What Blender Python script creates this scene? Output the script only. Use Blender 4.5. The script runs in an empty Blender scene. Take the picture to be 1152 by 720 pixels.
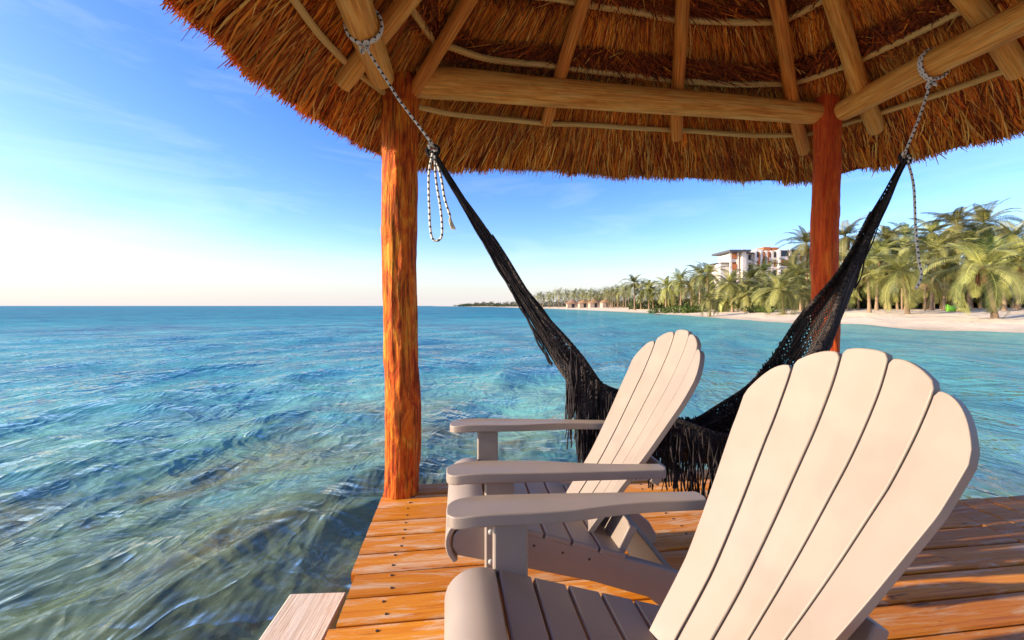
import bpy, bmesh, math, random
import numpy as np
from mathutils import Vector, Matrix, noise as mn

R = math.radians
random.seed(7)
rng = np.random.default_rng(7)
scene = bpy.context.scene
col = scene.collection

# ------------------------------------------------------------------ camera
cam_d = bpy.data.cameras.new('camera')
cam = bpy.data.objects.new('camera', cam_d)
col.objects.link(cam)
cam.location = (0, 0, 1.09)
cam.rotation_euler = (R(90), 0, 0)
cam_d.sensor_width = 36
cam_d.lens = 36 * 470 / 1152
cam_d.shift_y = -16 / 1152
cam_d.clip_start = 0.05
cam_d.clip_end = 30000
scene.camera = cam

# ------------------------------------------------------------------ sky, sun
SUN_EL, SUN_AZ = R(18.5), math.atan2(-1.0, -0.15)      # azimuth measured from +Y towards +X
sun_dir = Vector((math.sin(SUN_AZ) * math.cos(SUN_EL), math.cos(SUN_AZ) * math.cos(SUN_EL), math.sin(SUN_EL)))
world = bpy.data.worlds.new("World")
scene.world = world
world.use_nodes = True
wn, wl = world.node_tree.nodes, world.node_tree.links
wn.clear()
w_out = wn.new('ShaderNodeOutputWorld')
w_bg = wn.new('ShaderNodeBackground')
w_sky = wn.new('ShaderNodeTexSky')
w_sky.sky_type = 'NISHITA'
w_sky.sun_disc = False
w_sky.sun_elevation = SUN_EL
w_sky.sun_rotation = SUN_AZ
w_sky.altitude = 0
w_sky.air_density = 1.0
w_sky.dust_density = 0.8
w_sky.ozone_density = 3.0
w_bg.inputs['Strength'].default_value = 0.108
# thin wisps of cloud, laid out by direction on the sky dome
w_tc = wn.new('ShaderNodeTexCoord')
w_sep = wn.new('ShaderNodeSeparateXYZ'); wl.new(w_tc.outputs['Generated'], w_sep.inputs[0])
w_map = wn.new('ShaderNodeMapping'); w_map.inputs['Scale'].default_value = (1.6, 1.6, 9.0)
w_map.inputs['Rotation'].default_value = (0.12, 0.10, 0.3)
wl.new(w_tc.outputs['Generated'], w_map.inputs[0])
w_no = wn.new('ShaderNodeTexNoise'); w_no.inputs['Scale'].default_value = 2.2
w_no.inputs['Detail'].default_value = 7; w_no.inputs['Roughness'].default_value = 0.6; w_no.inputs['Distortion'].default_value = 0.5
wl.new(w_map.outputs[0], w_no.inputs[0])
w_mr = wn.new('ShaderNodeMapRange'); w_mr.inputs[1].default_value = 0.50; w_mr.inputs[2].default_value = 0.85
w_mr.inputs[3].default_value = 0.0; w_mr.inputs[4].default_value = 0.10
wl.new(w_no.outputs[0], w_mr.inputs[0])
w_hs = wn.new('ShaderNodeHueSaturation'); w_hs.inputs['Saturation'].default_value = 1.30; w_hs.inputs['Hue'].default_value = 0.522
wl.new(w_sky.outputs[0], w_hs.inputs['Color'])
w_cl = wn.new('ShaderNodeMixRGB'); w_cl.blend_type = 'MIX'
w_cl.inputs[2].default_value = (6.5, 6.3, 6.2, 1)
wl.new(w_mr.outputs[0], w_cl.inputs[0]); wl.new(w_hs.outputs[0], w_cl.inputs[1])
# pale sea haze low on the sky dome
w_el = wn.new('ShaderNodeMapRange'); w_el.interpolation_type = 'SMOOTHSTEP'
w_el.inputs[1].default_value = -0.01; w_el.inputs[2].default_value = 0.16; w_el.inputs[3].default_value = 0.92; w_el.inputs[4].default_value = 0.0
wl.new(w_sep.outputs['Z'], w_el.inputs[0])
w_hz = wn.new('ShaderNodeMixRGB'); w_hz.inputs[2].default_value = (2.75, 2.55, 2.60, 1)
wl.new(w_el.outputs[0], w_hz.inputs[0]); wl.new(w_cl.outputs[0], w_hz.inputs[1])
wl.new(w_hz.outputs[0], w_bg.inputs[0]); wl.new(w_bg.outputs[0], w_out.inputs[0])

sun_d = bpy.data.lights.new('sun', 'SUN')
sun_d.energy = 2.75
sun_d.angle = R(0.5)
sun_d.color = (1.0, 0.84, 0.66)
sun = bpy.data.objects.new('sun', sun_d)
col.objects.link(sun)
sun.rotation_euler = sun_dir.to_track_quat('Z', 'Y').to_euler()

vs = scene.view_settings
vs.view_transform = 'Standard'
vs.look = 'None'
vs.exposure = 1.65
vs.gamma = 1
vs.use_curve_mapping = False
scene.cycles.max_bounces = 8
scene.cycles.diffuse_bounces = 4
scene.cycles.transparent_max_bounces = 16
scene.cycles.use_denoising = True

# ------------------------------------------------------------------ helpers
def link(o, parent=None):
    col.objects.link(o)
    if parent is not None:
        o.parent = parent
    return o

def tag(o, label=None, cat=None, group=None, kind=None):
    if label: o['label'] = label
    if cat: o['category'] = cat
    if group: o['group'] = group
    if kind: o['kind'] = kind
    return o

def empty(name, loc=(0, 0, 0), rz=0.0, label=None, cat=None, group=None):
    o = bpy.data.objects.new(name, None)
    o.empty_display_size = 0.2
    o.location = loc
    o.rotation_euler = (0, 0, rz)
    link(o)
    return tag(o, label, cat, group)

def copy_tree(o, parent=None, label=None, group=None):
    c = o.copy()
    link(c, parent)
    if label: c['label'] = label
    if group: c['group'] = group
    for ch in list(o.children):
        copy_tree(ch, c)
    return c

class MB:
    """collects faces (with one uv per corner) for one mesh"""
    def __init__(s):
        s.v, s.f, s.uv, s.c = [], [], [], []
    def quad(s, p, uv=None, c=None):
        i = len(s.v); s.v += [tuple(q) for q in p]
        s.f.append(tuple(range(i, i + len(p))))
        s.uv.append(uv or [(0, 0)] * len(p)); s.c.append(c if c is not None else 0.5)
    def box(s, x0, x1, y0, y1, z0, z1):
        i = len(s.v)
        s.v += [(x, y, z) for z in (z0, z1) for y in (y0, y1) for x in (x0, x1)]
        for q in ((0, 2, 3, 1), (4, 5, 7, 6), (0, 1, 5, 4), (2, 6, 7, 3), (0, 4, 6, 2), (1, 3, 7, 5)):
            s.f.append(tuple(i + k for k in q)); s.uv.append([(0, 0)] * 4); s.c.append(0.5)
    def prism(s, poly, axis, a0, a1):
        """extrude a closed 2-D outline between a0 and a1 along axis (x, y or z)"""
        def P(p, a):
            return {'x': (a, p[0], p[1]), 'y': (p[0], a, p[1]), 'z': (p[0], p[1], a)}[axis]
        n = len(poly); i = len(s.v)
        s.v += [P(p, a0) for p in poly] + [P(p, a1) for p in poly]
        s.f.append(tuple(range(i + n - 1, i - 1, -1))); s.f.append(tuple(range(i + n, i + 2 * n)))
        for k in range(n):
            s.f.append((i + k, i + (k + 1) % n, i + n + (k + 1) % n, i + n + k))
        for _ in range(n + 2):
            s.uv.append(None); s.c.append(0.5)
    def tube(s, pts, rad, n=12, cap=True, lump=0.0, lscale=4.0, seed=0, vstretch=0.25, uvlen=None):
        pts = [Vector(p) for p in pts]
        if not hasattr(rad, '__len__'): rad = [rad] * len(pts)
        i0 = len(s.v)
        t0 = (pts[1] - pts[0]).normalized()
        up = Vector((0, 0, 1)) if abs(t0.z) < 0.9 else Vector((1, 0, 0))
        a = t0.cross(up).normalized()
        L = 0.0; Ls = []
        for k, p in enumerate(pts):
            t = (pts[min(k + 1, len(pts) - 1)] - pts[max(k - 1, 0)]).normalized()
            a = (a - t * a.dot(t)).normalized(); b = t.cross(a)
            if k: L += (p - pts[k - 1]).length
            Ls.append(L)
            for j in range(n):
                th = 2 * math.pi * j / n
                d = a * math.cos(th) + b * math.sin(th)
                r = rad[k]
                if lump:
                    q = Vector((math.cos(th) * 1.2, math.sin(th) * 1.2, L * lscale * vstretch + seed * 7.3))
                    r *= 1 + lump * (mn.noise(q * 1.0) + 0.6 * mn.noise(q * 2.7 + Vector((5, 1, 2))) + 0.35 * mn.noise(Vector((q.x * 6, q.y * 6, q.z * 2.5))))
                s.v.append(tuple(p + d * r))
        for k in range(len(pts) - 1):
            for j in range(n):
                j2 = (j + 1) % n
                s.f.append((i0 + k * n + j, i0 + k * n + j2, i0 + (k + 1) * n + j2, i0 + (k + 1) * n + j))
                s.uv.append([(j / n, Ls[k]), ((j + 1) / n, Ls[k]), ((j + 1) / n, Ls[k + 1]), (j / n, Ls[k + 1])]); s.c.append(0.5)
        if cap:
            s.f.append(tuple(i0 + j for j in range(n - 1, -1, -1))); s.uv.append(None); s.c.append(0.5)
            e = i0 + (len(pts) - 1) * n
            s.f.append(tuple(e + j for j in range(n))); s.uv.append(None); s.c.append(0.5)
    def build(s, name, mat, parent=None, smooth=True, bevel=0.0, seg=2, auto=True, angle=40):
        me = bpy.data.meshes.new(name)
        me.from_pydata(s.v, [], s.f)
        uvl = me.uv_layers.new(name='UVMap')
        flat = []
        for f, u in zip(s.f, s.uv):
            if u is None: u = [(s.v[k][0] + s.v[k][1] * .3, s.v[k][2]) for k in f]
            for q in u: flat += [q[0], q[1]]
        uvl.data.foreach_set('uv', flat)
        ca = me.color_attributes.new('tone', 'FLOAT_COLOR', 'CORNER')
        cf = []
        for f, c in zip(s.f, s.c):
            cf += [c, c, c, 1.0] * len(f)
        ca.data.foreach_set('color', cf)
        me.materials.append(mat)
        if smooth:
            me.polygons.foreach_set('use_smooth', [True] * len(me.polygons))
            me.set_sharp_from_angle(angle=R(angle)) if auto else None
        me.update()
        o = bpy.data.objects.new(name, me)
        link(o, parent)
        if bevel:
            m = o.modifiers.new('bevel', 'BEVEL'); m.width = bevel; m.segments = seg
            m.limit_method = 'ANGLE'; m.angle_limit = R(35); m.harden_normals = False
        return o

def np_mesh(name, verts, quads, mat, parent=None, tone=None, uv=None, smooth=False, tri=False):
    """big mesh from numpy arrays: verts (n,3), quads (m,4 or 3), tone per face"""
    me = bpy.data.meshes.new(name)
    k = quads.shape[1]
    me.vertices.add(len(verts)); me.vertices.foreach_set('co', verts.astype(np.float32).ravel())
    me.loops.add(quads.size); me.loops.foreach_set('vertex_index', quads.astype(np.int32).ravel())
    me.polygons.add(len(quads))
    me.polygons.foreach_set('loop_start', np.arange(0, quads.size, k, dtype=np.int32))
    me.polygons.foreach_set('loop_total', np.full(len(quads), k, dtype=np.int32))
    me.update(calc_edges=True)
    if tone is not None:
        ca = me.color_attributes.new('tone', 'FLOAT_COLOR', 'CORNER')
        c = np.ones((len(quads), k, 4), np.float32); c[:, :, :3] = np.asarray(tone, np.float32).reshape(len(quads), 1, -1)
        ca.data.foreach_set('color', c.ravel())
    if uv is not None:
        ul = me.uv_layers.new(name='UVMap'); ul.data.foreach_set('uv', uv.astype(np.float32)[quads.ravel()].ravel())
    if smooth:
        me.polygons.foreach_set('use_smooth', np.ones(len(quads), bool))
    me.materials.append(mat)
    me.validate()
    o = bpy.data.objects.new(name, me)
    return link(o, parent)

def catmull(P, per=8, closed=False):
    P = [np.array(p, float) for p in P]; n = len(P); out = []
    rngk = range(n if closed else n - 1)
    for i in rngk:
        if closed: a, b, c, d = P[i - 1], P[i], P[(i + 1) % n], P[(i + 2) % n]
        else: a, b, c, d = P[max(i - 1, 0)], P[i], P[i + 1], P[min(i + 2, n - 1)]
        for k in range(per):
            t = k / per
            out.append(0.5 * ((2 * b) + (-a + c) * t + (2 * a - 5 * b + 4 * c - d) * t * t + (-a + 3 * b - 3 * c + d) * t ** 3))
    if not closed: out.append(P[-1])
    return np.array(out)

# ------------------------------------------------------------------ materials
class Mat:
    def __init__(s, name, rough=0.6, spec=0.3):
        s.m = bpy.data.materials.new(name); s.m.use_nodes = True
        s.t = s.m.node_tree; s.n = s.t.nodes; s.l = s.t.links
        s.b = s.n['Principled BSDF']; s.out = s.n['Material Output']
        s.b.inputs['Roughness'].default_value = rough
        s.b.inputs['Specular IOR Level'].default_value = spec
    def node(s, typ, **kw):
        x = s.n.new(typ)
        for k, v in kw.items(): setattr(x, k, v)
        return x
    def con(s, a, b): s.l.new(a, b)
    def coord(s, kind='Object', scale=(1, 1, 1), rot=(0, 0, 0)):
        tc = s.node('ShaderNodeTexCoord'); mp = s.node('ShaderNodeMapping')
        mp.inputs['Scale'].default_value = scale; mp.inputs['Rotation'].default_value = rot
        s.con(tc.outputs[kind], mp.inputs[0]); return mp.outputs[0]
    def pos(s, scale=(1, 1, 1), rot=(0, 0, 0)):
        tc = s.node('ShaderNodeNewGeometry'); mp = s.node('ShaderNodeMapping')
        mp.inputs['Scale'].default_value = scale; mp.inputs['Rotation'].default_value = rot
        s.con(tc.outputs['Position'], mp.inputs[0]); return mp.outputs[0]
    def noise(s, vec, scale, detail=5, rough=0.55, dist=0.0):
        x = s.node('ShaderNodeTexNoise')
        x.inputs['Scale'].default_value = scale; x.inputs['Detail'].default_value = detail
        x.inputs['Roughness'].default_value = rough; x.inputs['Distortion'].default_value = dist
        s.con(vec, x.inputs['Vector']); return x.outputs['Fac']
    def ramp(s, fac, stops, interp='LINEAR'):
        x = s.node('ShaderNodeValToRGB'); e = x.color_ramp.elements; x.color_ramp.interpolation = interp
        while len(e) < len(stops): e.new(0.5)
        for q, (p, c) in zip(e, stops):
            q.position = p; q.color = (*c, 1) if hasattr(c, '__len__') else (c, c, c, 1)
        s.con(fac, x.inputs[0]); return x.outputs[0]
    def mix(s, fac, a, b, blend='MIX'):
        x = s.node('ShaderNodeMixRGB', blend_type=blend)
        for k, v in ((0, fac), (1, a), (2, b)):
            if hasattr(v, 'is_linked'): s.con(v, x.inputs[k])
            elif k == 0: x.inputs[0].default_value = v
            else: x.inputs[k].default_value = (*v, 1)
        return x.outputs[0]
    def math(s, op, a, b=0.0, clamp=False):
        x = s.node('ShaderNodeMath', operation=op); x.use_clamp = clamp
        for k, v in ((0, a), (1, b)):
            if hasattr(v, 'is_linked'): s.con(v, x.inputs[k])
            else: x.inputs[k].default_value = v
        return x.outputs[0]
    def mrange(s, v, a, b, c=0.0, d=1.0):
        x = s.node('ShaderNodeMapRange'); s.con(v, x.inputs[0])
        for k, q in zip((1, 2, 3, 4), (a, b, c, d)): x.inputs[k].default_value = q
        return x.outputs[0]
    def bump(s, h, strength=0.3, dist=0.01, prev=None):
        x = s.node('ShaderNodeBump'); x.inputs['Strength'].default_value = strength; x.inputs['Distance'].default_value = dist
        s.con(h, x.inputs['Height'])
        if prev is not None: s.con(prev, x.inputs['Normal'])
        s.con(x.outputs[0], s.b.inputs['Normal']); return x.outputs[0]
    def color(s, c):
        if hasattr(c, 'is_linked'): s.con(c, s.b.inputs['Base Color'])
        else: s.b.inputs['Base Color'].default_value = (*c, 1)
    def attr(s, name='tone'):
        x = s.node('ShaderNodeAttribute'); x.attribute_name = name; return x.outputs['Color']

def simple(name, c, rough=0.6, spec=0.3, var=0.12, scale=20):
    m = Mat(name, rough, spec)
    n = m.noise(m.coord(), scale, 5)
    m.color(m.ramp(n, [(0.3, tuple(q * (1 - var) for q in c)), (0.7, tuple(min(1, q * (1 + var)) for q in c))]))
    m.bump(n, 0.15, 0.003)
    return m.m

def mat_chair():
    m = Mat('sand_resin_lumber', 0.48, 0.35)
    n = m.noise(m.coord('Object', (1, 1, 1)), 9, 6)
    d = m.noise(m.coord('Object', (1, 1, 1)), 55, 4)
    g = m.noise(m.coord('Object', (14, 90, 14)), 1.5, 5)
    c = m.ramp(n, [(0.3, (0.295, 0.234, 0.186)), (0.7, (0.33, 0.264, 0.212))])
    c = m.mix(m.mrange(d, 0.62, 0.75, 0, 0.25), c, (0.27, 0.21, 0.165))
    m.color(c)
    b = m.bump(g, 0.05, 0.002); m.bump(d, 0.05, 0.001, b)
    m.con(m.mrange(n, 0.3, 0.7, 0.40, 0.58), m.b.inputs['Roughness'])
    return m.m

def mat_log(name, c1, c2, c3, scale=1.0, rough=0.65):
    """debarked log: streaks along its length (uv: around, length in metres)"""
    m = Mat(name, rough, 0.25)
    v = m.coord('UV', (9 * scale, 2.2 * scale, 1))
    a = m.noise(v, 1.6, 7, 0.62, 0.6)
    v2 = m.coord('UV', (46 * scale, 3.0, 1))
    b = m.noise(v2, 1.0, 6, 0.6, 0.3)
    c = m.ramp(a, [(0.30, c1), (0.50, c2), (0.72, c3)])
    c = m.mix(m.mrange(b, 0.35, 0.6, 0.40, 0.0), c, tuple(q * 0.4 for q in c1))
    crack = m.ramp(m.noise(m.coord('UV', (22 * scale, 0.9, 1)), 1.3, 3, 0.5, 0.5), [(0.475, 0), (0.5, 1), (0.525, 0)])
    c = m.mix(m.math('MULTIPLY', crack, 0.35), c, tuple(q * 0.25 for q in c1))
    m.color(c)
    p = m.bump(b, 0.5, 0.006); m.bump(a, 0.45, 0.012, p)
    return m.m

def mat_post(name='orange_bark_post', red=0.0):
    m = Mat(name, 0.7, 0.12)
    a = m.noise(m.coord('UV', (7, 3.2, 1)), 1.5, 8, 0.65, 1.0)
    b = m.noise(m.coord('UV', (40, 4.0, 1)), 1.0, 6, 0.62, 0.5)
    f = m.noise(m.coord('UV', (11, 2.2, 1)), 2.2, 6, 0.7, 1.6)
    c = m.ramp(a, [(0.30, (0.20, 0.028, 0.010)), (0.42, (0.58, 0.085, 0.014)), (0.55, (0.82, 0.20, 0.018)), (0.70, (0.90, 0.42, 0.045))])
    c = m.mix(m.mrange(b, 0.38, 0.52, 0.75, 0.0), c, (0.10, 0.022, 0.010))
    c = m.mix(m.mrange(f, 0.60, 0.66, 0, 0.8), c, (0.88, 0.45, 0.05))
    if red: c = m.mix(red, c, (0.78, 0.085, 0.022))  # red tint paints the shade under the roof into the bark
    m.color(c)
    p = m.bump(b, 0.9, 0.010); p = m.bump(a, 0.9, 0.022, p); m.bump(m.mrange(f, 0.58, 0.64), 0.5, 0.008, p)
    return m.m

def mat_thatch():
    m = Mat('dry_palm_thatch', 0.8, 0.12)
    c = m.mix(1.0, m.attr('tone'), (1, 1, 1), 'MULTIPLY')
    n = m.noise(m.coord('Object', (1, 1, 1)), 2.5, 4)
    c = m.mix(m.mrange(n, 0.40, 0.58, 0.35, 0.0), c, (0.20, 0.06, 0.022))
    m.color(c)
    return m.m

def mat_thatch_shell():
    m = Mat('packed_thatch', 0.85, 0.1)
    a = m.noise(m.coord('UV', (90, 5, 1)), 1.0, 7, 0.6, 0.3)
    c = m.ramp(a, [(0.32, (0.035, 0.012, 0.006)), (0.5, (0.16, 0.055, 0.018)), (0.68, (0.36, 0.16, 0.045))])
    m.color(c); m.bump(a, 1.0, 0.02)
    return m.m

def mat_deck():
    m = Mat('oiled_deck_plank', 0.5, 0.16)
    t = m.attr('tone')
    def tv(sc):
        x = m.node('ShaderNodeVectorMath', operation='MULTIPLY_ADD')
        m.con(m.coord('Object', sc), x.inputs[0]); x.inputs[1].default_value = (1, 1, 1)
        s_ = m.node('ShaderNodeVectorMath', operation='SCALE'); m.con(t, s_.inputs[0]); s_.inputs['Scale'].default_value = 37.0
        m.con(s_.outputs[0], x.inputs[2]); return x.outputs[0]
    g = m.noise(tv((1.3, 55, 9)), 1.6, 8, 0.66, 0.5)
    w = m.noise(tv((1.5, 11, 3)), 1.5, 9, 0.74, 0.7)
    k = m.noise(tv((1.4, 10, 3)), 2.2, 4, 0.5, 0.4)
    c = m.ramp(g, [(0.28, (0.48, 0.125, 0.010)), (0.45, (0.82, 0.270, 0.016)), (0.68, (0.92, 0.38, 0.030))])
    c = m.mix(m.mrange(w, 0.50, 0.64, 0, 0.9), c, (0.92, 0.70, 0.46))
    c = m.mix(m.mrange(k, 0.67, 0.72, 0, 0.8), c, (0.07, 0.022, 0.010))
    sep = m.node('ShaderNodeSeparateXYZ'); m.con(t, sep.inputs[0])
    c = m.mix(1.0, c, m.ramp(sep.outputs[0], [(0, (0.58, 0.52, 0.48)), (1, (0.96, 0.96, 0.96))]), 'MULTIPLY')
    m.color(c)
    p = m.bump(g, 0.8, 0.005); m.bump(w, 0.25, 0.004, p)
    m.con(m.mrange(w, 0.4, 0.65, 0.45, 0.75), m.b.inputs['Roughness'])
    return m.m

def mat_rope():
    m = Mat('black_flecked_white_rope', 0.7, 0.2)
    tc = m.node('ShaderNodeTexCoord'); s = m.node('ShaderNodeSeparateXYZ'); m.con(tc.outputs['UV'], s.inputs[0])
    ph = m.math('FRACT', m.math('ADD', m.math('MULTIPLY', s.outputs[1], 34.0), m.math('MULTIPLY', s.outputs[0], 1.0)))
    ph2 = m.math('FRACT', m.math('SUBTRACT', m.math('MULTIPLY', s.outputs[1], 34.0), m.math('MULTIPLY', s.outputs[0], 1.0)))
    k = m.math('MULTIPLY', m.math('GREATER_THAN', ph, 0.55), m.math('GREATER_THAN', ph2, 0.5))
    m.color(m.mix(k, (0.82, 0.77, 0.68), (0.05, 0.06, 0.06)))
    br = m.math('SINE', m.math('ADD', m.math('MULTIPLY', s.outputs[1], 520.0), m.math('MULTIPLY', s.outputs[0], 12.566)))
    m.bump(br, 0.5, 0.002)
    return m.m

def mat_net():
    m = Mat('black_hammock_net', 0.85, 0.15)
    tc = m.node('ShaderNodeTexCoord'); s = m.node('ShaderNodeSeparateXYZ'); m.con(tc.outputs['UV'], s.inputs[0])
    a = m.math('SINE', m.math('ADD', m.math('MULTIPLY', s.outputs[0], 260.0), m.math('MULTIPLY', s.outputs[1], 150.0)))
    b = m.math('SINE', m.math('SUBTRACT', m.math('MULTIPLY', s.outputs[0], 260.0), m.math('MULTIPLY', s.outputs[1], 150.0)))
    w = m.math('MAXIMUM', a, b)
    n = m.noise(m.coord('UV', (3, 60, 1)), 1.0, 5, 0.6)
    c = m.ramp(n, [(0.3, (0.010, 0.010, 0.014)), (0.5, (0.035, 0.030, 0.030)), (0.7, (0.16, 0.12, 0.095))])
    m.color(c)
    p = m.bump(w, 0.6, 0.004); m.bump(n, 0.5, 0.006, p)
    # open net: small holes between the cords
    tr = m.node('ShaderNodeBsdfTransparent'); mx = m.node('ShaderNodeMixShader')
    n2 = m.noise(m.coord('UV', (5, 9, 1)), 1.0, 3)
    hole = m.math('MULTIPLY', m.math('LESS_THAN', w, 0.0), m.math('GREATER_THAN', n2, 0.50))
    m.con(hole, mx.inputs[0]); m.con(m.b.outputs[0], mx.inputs[1]); m.con(tr.outputs[0], mx.inputs[2])
    m.con(mx.outputs[0], m.out.inputs[0])
    return m.m

def mat_leaf(name, c, c2, trans=0.25):
    m = Mat(name, 0.5, 0.3)
    t = m.attr('tone')
    sep = m.node('ShaderNodeSeparateXYZ'); m.con(t, sep.inputs[0])
    cc = m.ramp(sep.outputs[0], [(0, c), (1, c2)])
    oi = m.node('ShaderNodeObjectInfo')
    hs = m.node('ShaderNodeHueSaturation'); m.con(cc, hs.inputs['Color'])
    m.con(m.mrange(oi.outputs['Random'], 0, 1, 0.62, 1.25), hs.inputs['Value'])
    m.con(m.mrange(oi.outputs['Random'], 0, 1, 0.485, 0.512), hs.inputs['Hue'])
    m.color(hs.outputs[0])
    tl = m.node('ShaderNodeBsdfTranslucent'); m.con(hs.outputs[0], tl.inputs[0])
    mx = m.node('ShaderNodeMixShader'); mx.inputs[0].default_value = trans
    m.con(m.b.outputs[0], mx.inputs[1]); m.con(tl.outputs[0], mx.inputs[2]); m.con(mx.outputs[0], m.out.inputs[0])
    return m.m

def mat_sand():
    m = Mat('beach_sand', 0.9, 0.1)
    n = m.noise(m.pos(), 0.35, 7, 0.6); f = m.noise(m.pos(), 3.0, 6, 0.65); w = m.noise(m.pos((1, 0.25, 1)), 0.9, 5, 0.6, 0.6)
    c = m.ramp(n, [(0.3, (0.72, 0.57, 0.38)), (0.7, (0.84, 0.69, 0.48))])
    c = m.mix(m.mrange(w, 0.58, 0.66, 0, 0.45), c, (0.34, 0.23, 0.13))
    g = m.node('ShaderNodeNewGeometry'); s = m.node('ShaderNodeSeparateXYZ'); m.con(g.outputs['Position'], s.inputs[0])
    wet = m.mrange(m.math('ADD', s.outputs[2], m.math('MULTIPLY', f, 0.12)), -0.60, -0.28, 1, 0)
    c = m.mix(m.math('MULTIPLY', wet, 0.7), c, (0.40, 0.30, 0.19))
    m.color(c); p = m.bump(f, 0.8, 0.12); m.bump(n, 0.6, 0.5, p)
    return m.m

def mat_seabed():
    m = Mat('shallow_seabed', 0.9, 0.1)
    a = m.noise(m.pos(), 1.1, 8, 0.68, 0.5); b = m.noise(m.pos(), 4.5, 7, 0.65)
    c = m.ramp(a, [(0.34, (0.05, 0.075, 0.035)), (0.44, (0.17, 0.20, 0.07)), (0.54, (0.50, 0.46, 0.20)), (0.66, (0.74, 0.70, 0.46))])
    c = m.mix(m.mrange(b, 0.52, 0.66, 0, 0.7), c, (0.09, 0.055, 0.025))
    m.color(c); m.bump(b, 0.6, 0.1)
    return m.m

def mat_water():
    m = Mat('sea_water', 0.08, 0.5)
    n_, l_ = m.n, m.l
    # ripples: several crossed sets with sharp crests, the broad one running with the swell
    def ridge(v, sc, det, dst):
        q = m.noise(v, sc, det, 0.55, dst)
        return m.math('SUBTRACT', 1.0, m.math('ABSOLUTE', m.math('MULTIPLY', m.math('SUBTRACT', q, 0.5), 4.0)))
    r1 = ridge(m.pos((1.0, 0.42, 1), (0, 0, R(30))), 2.3, 3, 0.4)
    r2 = ridge(m.pos((0.5, 1.15, 1), (0, 0, R(12))), 0.9, 4, 0.4)
    r0 = m.noise(m.pos((1.0, 0.5, 1), (0, 0, R(44))), 6.5, 3, 0.5, 0.4)
    r3 = m.noise(m.pos((0.6, 1.0, 1)), 0.16, 5, 0.55)
    g = m.node('ShaderNodeNewGeometry')
    cd = m.node('ShaderNodeVectorMath', operation='LENGTH'); m.con(g.outputs['Position'], cd.inputs[0])
    dist = cd.outputs['Value']
    rf = m.noise(m.pos((1.0, 0.55, 1), (0, 0, R(38))), 15.0, 4, 0.55, 0.3)
    bf = m.bump(rf, 0.5, 0.012); b0 = m.bump(r0, 0.7, 0.03, bf); b1 = m.bump(r1, 0.85, 0.065, b0); b2 = m.bump(r2, 0.8, 0.13, b1); b3 = m.bump(r3, 0.55, 1.6, b2)
    s0 = m.bump(r0, 0.35, 0.03); s1 = m.bump(r1, 0.4, 0.05, s0); s2 = m.bump(r2, 0.5, 0.12, s1); soft = m.bump(r3, 0.5, 1.6, s2)
    # colour of the water body: clear and greenish in the shallows, blue further out, weed beds below
    sep = m.node('ShaderNodeSeparateXYZ'); m.con(g.outputs['Position'], sep.inputs[0])
    px, py = sep.outputs[0], sep.outputs[1]
    patch = m.noise(m.pos((0.55, 1.0, 1)), 0.11, 5, 0.6, 0.6)
    patch2 = m.noise(m.pos((0.45, 1.0, 1)), 0.5, 6, 0.62, 0.8)
    far = m.ramp(m.mrange(dist, 3, 90), [(0.0, (0.340, 0.450, 0.240)), (0.04, (0.210, 0.450, 0.310)), (0.10, (0.075, 0.330, 0.320)), (0.5, (0.032, 0.320, 0.360)), (1.0, (0.012, 0.230, 0.300))])
    blue = m.mix(m.mrange(patch, 0.44, 0.62, 0, 0.65), far, (0.014, 0.100, 0.220))
    teal = m.mix(m.mrange(patch2, 0.50, 0.66, 0, 0.7), blue, (0.080, 0.400, 0.430))
    weed = m.noise(m.pos((0.8, 1.0, 1)), 0.75, 6, 0.62, 0.7)
    teal = m.mix(m.math('MULTIPLY', m.mrange(weed, 0.46, 0.60, 0, 0.85), m.mrange(dist, 4.0, 10.0, 1.0, 0.0)), teal, (0.260, 0.210, 0.085))
    # lagoon side, towards the beach: paler turquoise to sandy green
    lag = m.mrange(m.math('ADD', px, m.math('MULTIPLY', patch, 6.0)), 3.0, 26.0)
    lagn = m.math('MULTIPLY', lag, m.mrange(py, 60, 400, 1.0, 0.35))
    shal = m.mix(m.math('MULTIPLY', lagn, 0.9), teal, m.mix(patch2, (0.080, 0.42, 0.38), (0.26, 0.42, 0.26)))
    body = m.node('ShaderNodeBsdfDiffuse'); m.con(shal, body.inputs[0]); m.con(soft, body.inputs['Normal'])
    tr = m.node('ShaderNodeBsdfTransparent'); tr.inputs[0].default_value = (0.75, 0.92, 0.85, 1)
    opa = m.mrange(dist, 2.0, 8.0, 0.22, 1.0)
    mx = m.node('ShaderNodeMixShader'); m.con(opa, mx.inputs[0]); m.con(tr.outputs[0], mx.inputs[1]); m.con(body.outputs[0], mx.inputs[2])
    gl = m.node('ShaderNodeBsdfGlossy'); gl.inputs['Roughness'].default_value = 0.08; m.con(b3, gl.inputs['Normal'])
    fr = m.node('ShaderNodeFresnel'); fr.inputs[0].default_value = 1.33; m.con(b3, fr.inputs['Normal'])
    fk = m.math('MULTIPLY', fr.outputs[0], m.mrange(dist, 4, 60, 1.0, 0.32))
    m2 = m.node('ShaderNodeMixShader'); m.con(fk, m2.inputs[0]); m.con(mx.outputs[0], m2.inputs[1]); m.con(gl.outputs[0], m2.inputs[2])
    m.con(m2.outputs[0], m.out.inputs[0])
    return m.m

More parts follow.
